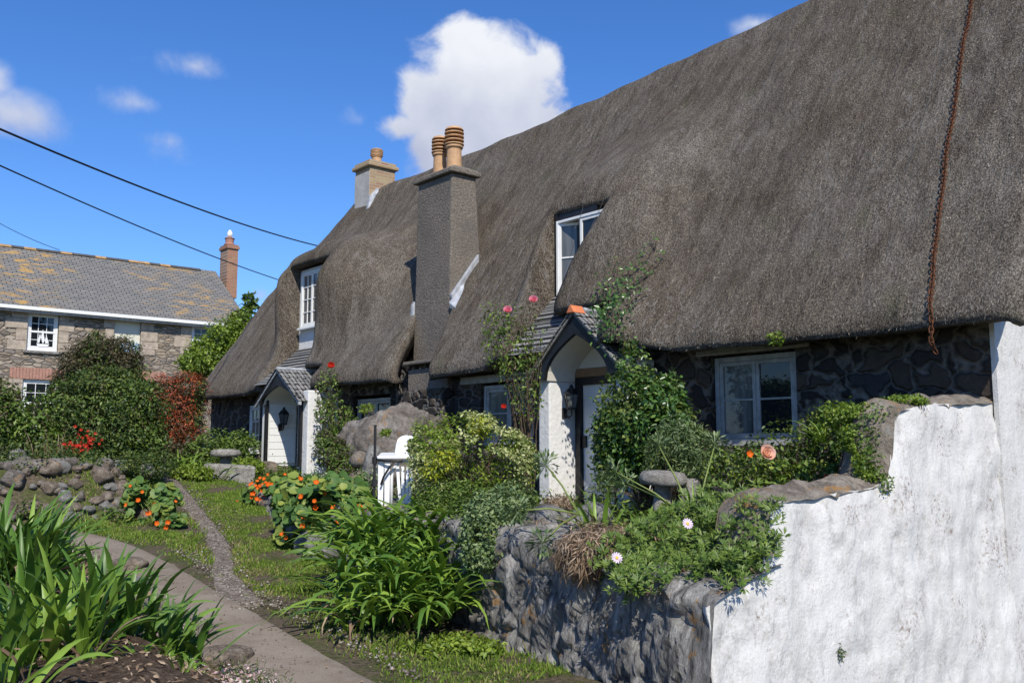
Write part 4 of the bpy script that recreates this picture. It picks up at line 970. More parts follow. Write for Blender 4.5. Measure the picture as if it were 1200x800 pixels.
# ------------------------------------------------------------------ far stone house
def make_far_house():
    YF = 37.0; X0, X1 = 2.2, 16.5; ze, zr = 6.72, 9.6; DEPTH = 3.7
    t = thing('stone_house', 'two-storey rubble stone house with lichened slate roof beyond the shrubs', 'house', (9, YF, 2.2))
    T = TY(YF)
    def rect(a, b, c, d): p, q = PY(a, c, YF), PY(b, d, YF); return p.x, q.x, q.z, p.z
    W1 = rect(33.5, 67.5, 365, 412); WB = rect(134.5, 164, 373, 415); W2 = rect(225, 257, 380, 417)
    L1 = (W1[0]-.05, W1[1]+.15, W1[2]-2.75, W1[2]-1.05); LB = (WB[0]+.1, WB[1]+.6, WB[2]-2.85, WB[2]-1.05); W0 = (W1[0]-3.2, W1[1]-3.2, W1[2], W1[3])
    ops = [W1, WB, W2, L1, LB, W0]; mb = MB()
    us = sorted({X0, X1}|{o[i] for o in ops for i in (0, 1)}); vs = sorted({1.2, ze}|{o[i] for o in ops for i in (2, 3)})
    for a, b in zip(us, us[1:]):
        for c, d in zip(vs, vs[1:]):
            if any(o[0] < (a+b)/2 < o[1] and o[2] < (c+d)/2 < o[3] for o in ops): continue
            bx(mb, T, a, b, c, d, -.4, 0)
    mb.add([(X1, YF, 1.2), (X1, YF+2*DEPTH, 1.2), (X1, YF+2*DEPTH, ze), (X1, YF+DEPTH, zr-.05), (X1, YF, ze)], [(0, 1, 2, 3, 4)])
    mb.add([(X0, YF, 1.2), (X0, YF+2*DEPTH, 1.2), (X0, YF+2*DEPTH, ze), (X0, YF+DEPTH, zr-.05), (X0, YF, ze)], [(0, 1, 2, 3, 4)])
    mb.box(X0, X1, YF+2*DEPTH-.3, YF+2*DEPTH, 1.2, ze)
    mb.build('wall', M['house_rubble'], t, recalc=False)
    q = MB(); slab(q, [(X0-.2, YF-.3, ze-.02), (X1+.15, YF-.3, ze-.02), (X1+.15, YF+DEPTH, zr), (X0-.2, YF+DEPTH, zr)], .08)
    slab(q, [(X0-.2, YF+2*DEPTH+.3, ze-.02), (X1+.15, YF+2*DEPTH+.3, ze-.02), (X1+.15, YF+DEPTH+.001, zr), (X0-.2, YF+DEPTH+.001, zr)], .08)
    rf = q.build('roof', M['slate_far'], t); rf['label'] = 'grey slate roof blotched with orange lichen'
    q = MB(); g = random.Random(3); x = X0-.2
    while x < X1-.6:
        z = zr+.0; q.hexa([(x, YF+DEPTH-.17, z-.08), (x+.43, YF+DEPTH-.17, z-.08), (x+.43, YF+DEPTH+.17, z-.08), (x, YF+DEPTH+.17, z-.08), (x, YF+DEPTH-.03, z+.03), (x+.43, YF+DEPTH-.03, z+.03), (x+.43, YF+DEPTH+.03, z+.03), (x, YF+DEPTH+.03, z+.03)], 0 if g.random() < .55 else 1); x += .45
    q.build('ridge_tile', [M['ridge_lichen'], M['ridge_dark']], rf)
    q = MB(); q.box(X0-.2, X1+.1, YF-.42, YF-.30, ze-.14, ze-.02); q.build('gutter', M['white_paint'], t)
    q = MB(); q.box(X0, X1, YF-.29, YF-.02, ze-.22, ze-.13); q.build('fascia', M['lead'], t)
    q = MB(); cx = PY(271, 300, YF+DEPTH).x-.1; q.box(cx-.25, cx+.25, YF+DEPTH-.4, YF+DEPTH+.4, zr-1.2, zr+1.05); ch = q.build('chimney', M['brick'], t)
    q = MB(); q.box(cx-.30, cx+.30, YF+DEPTH-.46, YF+DEPTH+.46, zr+1.053, zr+1.17); q.box(cx-.27, cx+.27, YF+DEPTH-.42, YF+DEPTH+.42, zr+1.173, zr+1.25); q.build('capping', M['brick'], ch)
    q = MB(); q.lathe([(.22, 0), (.26, .06), (.18, .12), (.2, .3), (.24, .34), (.15, .4), (.05, .42)], (cx, YF+DEPTH, zr+1.25), 14); q.build('chimney_pot', M['red_clay'], ch)
    q = MB(); q.lathe([(.03, .4), (.11, .46), (.13, .55), (.09, .66), (.04, .74), (.01, .76)], (cx, YF+DEPTH, zr+1.25), 10); q.build('finial', M['white_paint'], ch)
    def sash(o, rows, cols, label=None):
        w = casement(t, TY(YF+.12), o[0]+.01, o[1]-.01, o[2]+.01, o[3]-.01, 1, rows, cols, M['white_paint'], [M['glass']], fw=.09, sash=.05, label=label)
        # the two sashes meet halfway
        q = MB(); z = (o[2]+o[3])/2; bx(q, TY(YF+.12), o[0]+.1, o[1]-.1, z-.035, z+.035, -.03, .03); q.build('meeting_rail', M['white_paint'], w); return w
    w1 = sash(W1, 4, 3, 'sash window with a little white sailing boat on its sill'); sash(W2, 4, 3); sash(L1, 4, 3); sash(LB, 4, 3); sash(W0, 4, 3)
    q = MB(); bx(q, TY(YF+.1), WB[0], WB[1], WB[2], WB[3], -.05, 0); bp = q.build('blind_window', None or M['blind'], t); bp['label'] = 'blocked window painted cream with a blue band'
    bs = PY(50, 403, YF+.11); q = MB(); x, z = bs.x, W1[2]+.16; yb = YF+.085
    q.hexa([(x-.16, yb, z), (x+.16, yb, z), (x+.16, yb+.02, z), (x-.16, yb+.02, z), (x-.22, yb, z+.10), (x+.22, yb, z+.10), (x+.22, yb+.02, z+.10), (x-.22, yb+.02, z+.10)])
    for a, b, c in ((-.2, -.02, .34), (.02, .2, .28), (-.12, .08, .5)):
        q.add([(x+a, yb, z+.13), (x+b, yb, z+.13), (x+(a+b)/2, yb, z+.13+c), (x+a, yb+.02, z+.13), (x+b, yb+.02, z+.13), (x+(a+b)/2, yb+.02, z+.13+c)], [(0, 1, 2), (5, 4, 3), (0, 3, 4, 1), (1, 4, 5, 2), (2, 5, 3, 0)])
    tag(q.build('model_boat', M['white_paint'], None, loc=(x, yb, z)), 'little white model sailing boat standing in the far house window', 'ornament')
    # brick flat arches and dressed granite quoins round the openings
    g = random.Random(8)
    for o, hgt in ((W1, .2), (WB, .2), (W2, .2), (L1, .42), (LB, .42), (W0, .2)):
        q = MB(); n = 20; wd = (o[1]-o[0]+.9)/n
        for i in range(n):
            u = o[0]-.45+i*wd; bx(q, T, u+.008, u+wd-.008, o[3]+.005+.0, o[3]+hgt-.02*g.random(), -.05, .012+.01*g.random(), 0)
        q.build('brick_arch', M['red_clay'], t)
        q = MB(); z = o[2]-.02
        while z < o[3]-.1:
            h = g.uniform(.22, .45); h = min(h, o[3]-z)
            for sgn, e in ((-1, o[0]-.004), (1, o[1]+.004)):
                l = g.uniform(.3, .75); a, b = (e-l, e) if sgn < 0 else (e, e+l); q = MB()
                bx(q, T, a, b, z+.008, z+h-.008, -.05, .012+.012*g.random()); q.build('quoin', M['granite_block'], t, .01)
            z += h
        q = MB(); bx(q, T, o[0]-.12, o[1]+.12, o[2]-.10, o[2]-.012, -.3, .09); q.build('sill', M['grey_stone'], t, .01)
t_ = NT('blind_window_paint'); sp_ = t_.new('ShaderNodeSeparateXYZ'); t_.L(t_.pos(), sp_.inputs[0])
_z = PY(150, 397, 37).z
bl_ = t_.ramp(t_.math('ADD', t_.math('SUBTRACT', sp_.outputs[2], _z-.18), t_.math('MULTIPLY', t_.noise(2.5, 4), .25)), [(.12, (.36, .5, .62)), (.18, (.62, .66, .62)), (.3, (.62, .60, .50))])
t_.bsdf(bl_, .8); M['blind'] = t_.m
make_far_house()

# ------------------------------------------------------------------ overhead cables
def cable(label, a, b, sag, r):
    a, b = Vector(a), Vector(b); pts = [a.lerp(b, i/30)-Vector((0, 0, sag*4*(i/30)*(1-i/30))) for i in range(31)]
    mb = MB(); mb.tube(pts, r, 6); tag(mb.build('overhead_cable', M['rubber_and_shade'], None, loc=b, recalc=False), label, 'cable')
cable('upper and thicker black cable running down to the thatched roof', PD(-120, 99, 11), PD(372, 288, 27), .18, .017)
cable('lower black cable crossing in front of the far house chimney', PD(-120, 139, 12), PD(330, 329, 27.5), .12, .014)
cable('thin far wire sloping to the slate roof of the far house', PD(-40, 238, 36), PD(70, 293, 41.5), .15, .012)

# ------------------------------------------------------------------ stones, staddle stones, boulders, chairs
def make_stones():
    stone('boulder', 'huge lichened boulder bulging out in front of the cottage chimney', 'boulder', (7.7, 11.9, 1.35), (.78, 1.08, .98), 3, 'boulder', rotz=.3, sub=6, flat=12, bump=.10)
    p = PD(436, 590, 12.4); stone('block_stone', 'upright pale stone block behind the black iron post', 'stone', (p.x, p.y, 1.30), (.2, .22, .42), 44, 'grey_stone', rotz=.4, flat=12)
    p = PD(421, 530, 12.6); stone('block_stone', 'orange brown rounded stone on top of the garden bank', 'stone', (p.x, p.y, 1.5), (.13, .16, .12), 45, 'cap_stone')
    for i, (px, py, D, s, m, lab) in enumerate([(428, 600, 12.2, (.2, .25, .2), 'grey_stone', 'grey stone low in the bank beside the black iron post'), (400, 585, 12.9, (.22, .2, .22), 'grey_stone', 'grey stone in the bank under the dark heather'), (418, 565, 12.5, (.2, .24, .2), 'brown_stone', 'brown stone in the bank under the orange brown one')]):
        p = PD(px, py, D); stone('bank_stone', lab, 'stone', p, s, 46+i, m)
    # stones at the foot of the nasturtium bed
    for i, (px, py, s, lab) in enumerate([(366, 645, .22, 'grey stone at the foot of the big nasturtium'), (385, 650, .26, 'larger grey stone at the foot of the big nasturtium, nearest the strap leaves'), (303, 602, .2, 'small grey stone edging the orange nasturtium patch'), (316, 600, .22, 'brownish stone edging the orange nasturtium patch')]):
        y = [11.3, 10.9, 15.1, 14.8][i]; D = 11.7 if i < 2 else 15.9
        p = PD(px, py, [11.3, 11.0, 14.9, 14.5][i]); z = ground(p.x, p.y); stone('edging_stone', lab, 'stone', (p.x, p.y, z+s*.5), (s, s*1.1, s*.85), 60+i, 'grey_stone' if i != 3 else 'brown_stone', rotz=i)
    # granite trough and staddle stone by the far porch
    p = PD(267, 567, 17.3); z = ground(p.x, p.y); q = MB(); tr = thing('granite_trough', 'long rough granite trough lying on the grass by the far porch', 'trough', (p.x, p.y, z))
    w = .42; q.hexa([(p.x-w*.8, p.y+.3, z-.1), (p.x+w*.75, p.y-.45, z-.1), (p.x+w*1.1, p.y-.1, z-.1), (p.x-w*.5, p.y+.65, z-.1), (p.x-w*.85, p.y+.3, z+.30), (p.x+w*.8, p.y-.45, z+.27), (p.x+w*1.15, p.y-.1, z+.27), (p.x-w*.5, p.y+.65, z+.31)]); q.build('body', M['granite'], tr, .06)
    # rock at porch foot
    p = PX(325, 556, 8.3); stone('step_stone', 'dark brown stone step under the white boarded porch side', 'step', (8.3, 17.55, 1.22), (.3, .5, .22), 71, 'brown_stone')
    def staddle(label, loc, r, h, lean=0):
        t = thing('staddle_stone', label, 'staddle stone', loc); q = MB(); q.lathe([(r*.48, -.1), (r*.46, 0), (r*.36, h*.7), (r*.34, h)], loc, 18); q.build('stem', M['granite'], t, .01, True)
        q = MB(); q.lathe([(r*.6, 0), (r*.94, .01), (r*1.02, .05), (r*.99, .10), (r*.86, .135), (r*.4, .15), (.01, .152)], (loc[0], loc[1], loc[2]+h-.01), 22); q.build('cap', M['granite'], t, 0, True); t.rotation_euler = (lean, lean*.6, 0); return t
    p = PD(775, 604, 9.3); staddle('mushroom-shaped granite staddle stone under the porch climber', (p.x, p.y, .93), .235, .36, .05)
    p = PD(264, 548, 17.9); staddle('low granite mushroom stone behind the trough by the far porch', (p.x, p.y, ground(p.x, p.y)+.12), .28, .26)
    p = PD(809, 585, 9.4); q = MB(); q.lathe([(.13, -.05), (.125, .2), (.10, .42), (.06, .45)], (p.x, p.y, .9), 16); tag(q.build('stone_post', M['granite'], None, 0.01, True, loc=(p.x, p.y, .9)), 'short round granite post next to the mushroom-shaped stone', 'post')
    p = PD(690, 596, 8.3); stone('slate_block', 'blue-grey slate block on the wall by the pale door', 'stone', (p.x, p.y, 1.03), (.19, .24, .15), 81, 'grey_stone', rotz=.5, flat=14)
    for i, (px, py, D, s, m, lab) in enumerate([(640, 610, 8.5, (.3, .35, .16), 'grey_stone', 'flat grey stone on the wall beside the blue-grey slate block'), (598, 622, 8.9, (.22, .3, .2), 'brown_stone', 'brown stone on the wall under the grey-leaved cushion plant'), (565, 615, 9.3, (.16, .2, .2), 'grey_stone', 'pale grey stone beside the cushion plant on the wall'), (855, 668, 6.55, (.2, .2, .13), 'grey_stone', 'pale flat stone under the daisy mat at the white wall end'), (820, 672, 6.6, (.22, .2, .12), 'cap_stone', 'brown flat stone at the top corner of the rock wall'), (880, 620, 6.7, (.13, .2, .2), 'cap_stone', 'small brown stone against the end of the white wall')]):
        p = PD(px, py, D); stone('top_stone', lab, 'stone', p, s, 85+i, m, rotz=i*.7, flat=12)
    # the rock bank
    g = random.Random(21); spots = []
    for i in range(230):
        x = g.uniform(-.6, 4.75); lay = g.random(); y = 13.12+.9*lay
        spots.append((x, y, lay))
    n = 0
    for x, y, lay in spots:
        s = g.uniform(.05, .10+.12*g.random()**2); z = ground(x, y)+.03
        lab = 'weathered stone lying in the loose rock bank below the dark shrubs'
        stone('bank_stone', lab, 'stone', (x, y, z), (s*g.uniform(.8, 1.5), s*g.uniform(.8, 1.2), s*g.uniform(.65, 1.05)), 200+n, g.choice(['grey_stone', 'brown_stone', 'brown_stone', 'boulder']), 'stones of the loose rock bank', g.uniform(0, 6), flat=15, rx=g.uniform(-.3, .3)); n += 1
    for px, py, D, s, lab in ((160, 577, 13.4, .27, 'big slanted brown slab jutting out of the rock bank'), (63, 585, 13.5, .28, 'big brown boulder in the middle of the rock bank'), (172, 551, 14.4, .17, 'rounded pale grey stone on the end of the rock bank'), (141, 547, 14.4, .18, 'angular pinkish stone on top of the rock bank'), (20, 538, 14.2, .2, 'blue-grey stone on top of the rock bank'), (40, 575, 13.3, .2, 'long tilted dark stone in the rock bank')):
        p = PD(px, py, D); stone('bank_boulder', lab, 'rock', p, (s, s*.8, s*.8), 300+px, 'brown_stone' if 'brown' in lab else 'grey_stone', None, 1., flat=16, rx=.3)
    # stones beside path
    for i, (px, py, D, lab) in enumerate([(150, 672, 9.9, 'flat pinkish stone edging the bed by the bend of the path'), (262, 768, 6.9, 'pale flat stone edging the bed where the path begins'), (150, 700, 9.0, 'grey stone among the strap leaves at the path edge')]):
        p = PD(px, py, D); stone('edging_stone', lab, 'stone', (p.x, p.y, ground(p.x, p.y)+.04), (.2, .25, .09), 320+i, 'brown_stone' if i != 2 else 'grey_stone', None, i)
make_stones()

def make_chairs():
    base = PD(466, 612, 10.9); bz = ground(base.x, base.y)
    f = Vector((-.62, -.78, 0)).normalized(); r = Vector((f.y, -f.x, 0)); r = -r if r.dot(RIGHT) < 0 else r; Z = Vector((0, 0, 1))
    def P(a, b, c): return Vector((base.x, base.y, bz))+r*a+f*b+Z*c
    def ribbon(mb, pts, w, th=.012):
        pts = [Vector(p) for p in pts]
        for a, b in zip(pts, pts[1:]):
            d = (b-a).normalized(); s = d.cross(f).normalized()*w/2; n = s.cross(d).normalized()*th/2; b = b+d*.003
            mb.hexa([a-s-n, a+s-n, a+s+n, a-s+n, b-s-n, b+s-n, b+s+n, b-s+n])
    t = thing('plastic_chair', 'white plastic garden chair with slatted round back turned towards the path', 'chair', (base.x, base.y, bz))
    q = MB(); R_ = .155                                     # round back frame, low behind the strap leaves
    arcp = [P(.08-R_*math.cos(a), 0, .42+R_*1.15*math.sin(a)) for a in [math.pi*i/14 for i in range(15)]]
    q.tube([P(.08-R_, 0, .02)]+arcp+[P(.08+R_, 0, .02)], .018, 8); q.build('back_frame', M['plastic'], t, 0, True)
    for a, b in ((-.09, -.05), (-.03, -.015), (.03, .02), (.085, .05)):
        q = MB(); ribbon(q, [P(.08+b*.9, 0, .05), P(.08+(a+b)/2, .015, .3), P(.08+a, 0, .54)], .036); q.build('back_slat', M['plastic'], t, .003)
    for a in (-.20, -.125):
        q = MB(); q.hexa([P(a-.028, .04, -.05), P(a+.028, .04, -.05), P(a+.028, -.02, -.05), P(a-.028, -.02, -.05), P(a-.035, .04, .62), P(a+.035, .04, .62), P(a+.035, -.02, .62), P(a-.035, -.02, .62)]); q.build('leg', M['plastic'], t, .006)
    t2 = thing('plastic_chair', 'upturned white plastic chair seat with curved rim stacked on the slatted chair', 'chair', tuple(P(0, 0, .62)))
    q = MB(); q.hexa([P(-.24, .10, .625), P(.20, .10, .625), P(.2, -.32, .66), P(-.24, -.32, .66), P(-.24, .10, .66), P(.20, .10, .66), P(.2, -.32, .70), P(-.24, -.32, .70)]); q.build('seat', M['plastic'], t2, .012)
    q = MB(); c = []                                        # curved shell
    for i in range(13):
        a = -1.35+2.7*i/12
        for j in range(5):
            h = j/4; rr = .125*(1-.25*h*h); c.append(P(.09+rr*math.sin(a), .02-rr*math.cos(a)*.75, .66+.24*h*(1-.25*(a/1.35)**2)))
    b = len(c); q.add(c, [(i*5+j, (i+1)*5+j, (i+1)*5+j+1, i*5+j+1) for i in range(12) for j in range(4)])
    o = q.build('backrest', M['plastic'], t2, 0, True, recalc=False); m = o.modifiers.new('t', 'SOLIDIFY'); m.thickness = .016
    q = MB(); q.tube([P(.2, -.1, .68), P(.225, 0, .72), P(.2, .08, .74), P(.14, .1, .70)], .018, 8); q.build('armrest', M['plastic'], t2, 0, True)
    g = thing('gate_post', 'slim black iron post with a curved brace next to the white chairs', 'post', tuple(P(-.27, .06, 0)))
    q = MB(); q.tube([P(-.27, .06, -.1), P(-.27, .06, 1.02)], .016, 8); q.build('post', M['iron'], g)
    for z in (.62, .36):
        q = MB(); q.tube([P(-.27, .06, z-.05), P(-.27, .06, z+.03)], .032, 8); q.build('hinge', M['iron'], g)
    q = MB(); q.tube([P(-.27, .06, .62), P(-.12, .11, .605), P(-.02, .115, .60), P(.06, .115, .60)], .013, 6); q.tube([P(-.03, .115, .60), P(-.10, .115, .52), P(-.16, .1, .42), P(-.19, .09, .33)], .013, 6); q.build('brace', M['iron'], g, 0, True)
make_chairs()
# ------------------------------------------------------------------ plants
def gz(x, y): return ground(x, y)
def blob(px, py, D, a, b, c=None):
    """crown lobe seen at px,py and D metres off: half-width a px, half-height b px"""
    p = PD(px, py, D); rx = a/F*D; rz = b/F*D
    return (tuple(p), (rx, c or rx, rz))
def make_far_shrubs():
    B = [blob(120, 500, 16.0, 66, 48), blob(85, 485, 16.0, 40, 42), blob(155, 480, 16.0, 38, 45), blob(70, 520, 15.6, 34, 30), blob(165, 520, 15.8, 30, 30), blob(125, 455, 16.2, 45, 26)]
    p = PD(120, 545, 16); shrub('leafy_shrub', 'broad dark leafy shrub standing above the loose rock bank', 'shrub', (p.x, p.y, 1.35), B, [('foliage', 24000, .062, 'dark_leaf', .5, .95), ('light_foliage', 6500, .06, 'mid_leaf', .55, 1.05), ('brown_foliage', 2500, .055, 'brown_leaf', .5, .9)], 26, 31)
    B = [blob(122, 418, 17.6, 30, 32), blob(105, 432, 17.6, 32, 30), blob(140, 430, 17.6, 26, 30), blob(85, 450, 17.6, 24, 22), blob(118, 460, 17.6, 46, 25)]
    p = PD(118, 535, 17.6); shrub('feathery_shrub', 'dark brown-green feathery bush rising behind the broad leafy shrub', 'shrub', (p.x, p.y, 1.4), B, [('foliage', 22000, .075, 'brown_leaf', .25, .75), ('green_foliage', 9000, .075, 'dark_leaf', .27, .9)], 60, 32, twig=.008)
    B = [blob(12, 490, 15, 30, 35), blob(38, 505, 15, 24, 26), blob(-25, 480, 15, 40, 45), blob(55, 520, 15, 20, 18)]
    p = PD(12, 535, 15); shrub('leafy_shrub', 'mid green bush at the edge of the photo above the rock bank', 'shrub', (p.x, p.y, 1.35), B, [('foliage', 6500, .075, 'mid_leaf', .55, .8), ('brown_foliage', 2500, .07, 'brown_leaf', .4, .9)], 22, 33)
    B = [blob(200, 470, 19.5, 32, 30), blob(222, 455, 19.5, 20, 20), blob(185, 490, 19.3, 22, 22), blob(222, 485, 19.5, 20, 24), blob(208, 505, 19.3, 26, 20)]
    p = PD(205, 515, 19.4); shrub('fuchsia_bush', 'rusty red fuchsia bush beside the drooping end of the thatch', 'shrub', (p.x, p.y, 1.3), B, [('red_foliage', 11000, .06, 'red_leaf', .35, .7), ('foliage', 4000, .065, 'dark_leaf', .5, .9), ('brown_foliage', 4200, .06, 'brown_leaf', .4, .9)], 34, 34)
    B = [blob(262, 395, 27, 22, 22), blob(240, 412, 27, 22, 18), blob(282, 380, 27, 16, 18), blob(285, 400, 27, 26, 26), blob(225, 425, 26, 16, 12), blob(255, 425, 27, 40, 24)]
    p = PD(262, 480, 27); t = shrub('evergreen_shrub', 'tall bright green shrub against the far house, partly behind the thatch', 'shrub', (p.x, p.y, 1.6), B, [('foliage', 9000, .10, 'bright_leaf', .5, .6), ('dark_foliage', 3000, .1, 'mid_leaf', .5, .8)], 20, 35)
    B = [blob(292, 352, 27.5, 8, 10), blob(288, 366, 27.5, 5, 8), blob(296, 360, 27.5, 4, 6)]
    p = PD(290, 400, 27.5); shrub('leafy_shoot', 'single leafy shoot standing up behind the thatch, against the sky', 'shrub', (p.x, p.y, p.z), B, [('foliage', 330, .13, 'mid_leaf', .6, .4)], 5, 36)
    # undergrowth of the bank
    P = []; g = np.random.default_rng(4)
    B = [((x, 14.4+.4*math.sin(x*3), 1.42), (.5, .45, .22)) for x in np.arange(-1, 5.2, .55)]+[((x, 15.6, 1.5), (.6, .6, .3)) for x in np.arange(-1, 4.6, .8)]
    B += [((x+.2*math.sin(x*9), 13.35+.35*math.sin(x*5), 1.0+.3*math.sin(x*5)), (.2, .12, .12)) for x in np.arange(-.5, 4.4, .62)]
    o = leaf_blob('bank_undergrowth', None, B, 20000, .05, M['dark_leaf'], 71, .5, .8); tag(o, 'low mixed undergrowth covering the top of the rock bank', 'undergrowth', kind='stuff')
    B = [blob(95, 522, 14.3, 14, 14), blob(80, 530, 14.2, 10, 10), blob(105, 512, 14.4, 9, 10)]
    p = PD(95, 545, 14.3); t = thing('crocosmia', 'spiky plant with scarlet flowers on the rock bank', 'plant', (p.x, p.y, 1.3))
    V, Fc = strap_arrays((p.x, p.y, 1.3), 26, .5, .02, 8, 1., 1, .15, .8); np_mesh('foliage', V, Fc, M['strap_leaf'], t)
    for i in range(60):
        b = B[i % 3]; flower('scarlet', Vector(b[0])+Vector((g.normal()*.08, g.normal()*.08, g.normal()*.11)), t, (-.3+g.normal()*.6, -.8, .3+g.normal()*.5), g.uniform(.7, 1.2))
    p = PD(65, 520, 14.3); strap_clump('dry_reed_tuft', 'tuft of straw-coloured dead stems beside the scarlet spiky plant', (p.x, p.y, 1.35), 26, .55, .018, 9, 'dry_leaf', None, .6, .4, .2, cat='dry plant')
    # plants by the far cottage wall
    for i, (px, py, D, n, L, lab) in enumerate([(215, 548, 17.6, 70, .6, 'bright green strap-leaved tuft in front of the fuchsia bush'), (195, 540, 18.0, 50, .55, 'smaller strap-leaved tuft beside the broad shrub'), (245, 555, 17.2, 40, .4, 'low green tuft next to the granite trough')]):
        p = PD(px, py, D); strap_clump('lily_tuft', lab, (p.x, p.y, gz(p.x, p.y)), n, L, .035, 90+i, 'strap_light', None, 1.0, 1.0, .25)
    for i, (px, py, D, a, b, m, lab) in enumerate([(245, 525, 18.6, 26, 22, 'mid_leaf', 'leafy green perennial with yellow tips by the far cottage wall'), (225, 553, 17.0, 20, 10, 'bright_leaf', 'low bright green cushion plant by the grass'), (290, 545, 17.6, 18, 9, 'bright_leaf', 'low green leaves between the trough and the far porch'), (200, 522, 18.8, 26, 18, 'brown_leaf', 'brownish perennial under the fuchsia bush'), (280, 520, 19.3, 22, 16, 'mid_leaf', 'green bush against the dark wall under the thatch')]):
        p = PD(px, py+b, D); z = gz(p.x, p.y); B = [blob(px, py, D, a, b), blob(px-a*.6, py+b*.3, D, a*.6, b*.7), blob(px+a*.5, py+b*.2, D-.2, a*.6, b*.8)]
        shrub('perennial', lab, 'plant', (p.x, p.y, z), B, [('foliage', 1500, .07, m, .5, .6)], 8, 100+i, floor=z)
    p = PD(360, 415, 20)
make_far_shrubs()

def nasturtium(label, blobs, n, size, seed, flowers, base, fl='orange'):
    t = thing('nasturtium', label, 'nasturtium', base); g = np.random.default_rng(seed)
    P, O = cloud(blobs, n, seed, .55, 4., .16, .2); N = O*.6+np.array([-.25, -.4, .65])+g.normal(size=(n, 3))*.5
    V, Fc = disc_leaves(P, N, size*(.4+1.2*g.random(n)**1.5), seed); np_mesh('foliage', V, Fc, M['nast_leaf'], t, smooth=True)
    twigs('stems', t, base, blobs, 30, seed, .005, M['green_stem'])
    P, O = cloud(blobs, 400, seed+9, .3, 4., .05, .2); front = [i for i in range(400) if O[i]@np.array([-.45, -.75, .3]) > .55]
    for i in front[:flowers]: flower(fl, Vector(P[i])+Vector(O[i])*.06, t, Vector(O[i])+Vector((-.4+g.normal()*.5, -.6, .3+g.normal()*.5)), g.uniform(.55, 1.0))
    return t
def make_nasturtiums():
    B = [blob(180, 592, 12.6, 30, 26), blob(195, 605, 12.4, 22, 18), blob(160, 580, 12.8, 18, 18), blob(205, 612, 12.3, 12, 10)]
    p = PD(185, 618, 12.5); nasturtium('nasturtium with orange flowers at the end of the rock bank', B, 700, .046, 41, 12, (p.x, p.y, gz(p.x, p.y)))
    B = [blob(385, 600, 11.4, 50, 34), blob(355, 595, 11.8, 34, 36), blob(415, 615, 11.0, 28, 28), blob(345, 625, 11.6, 24, 20), blob(400, 580, 11.8, 34, 24), blob(425, 600, 11.0, 20, 26), blob(335, 580, 12.2, 18, 18)]
    p = PD(385, 640, 11.4); nasturtium('large sprawling nasturtium with orange flowers spilling over the garden bank', B, 2500, .05, 42, 34, (p.x, p.y, gz(p.x, p.y)))
    B = [blob(306, 577, 14.6, 20, 13), blob(325, 570, 14.4, 16, 12), blob(290, 590, 14.8, 12, 8)]
    p = PD(306, 592, 14.6); nasturtium('smaller nasturtium patch crowded with orange flowers near the trough', B, 420, .05, 43, 40, (p.x, p.y, gz(p.x, p.y)))
make_nasturtiums()

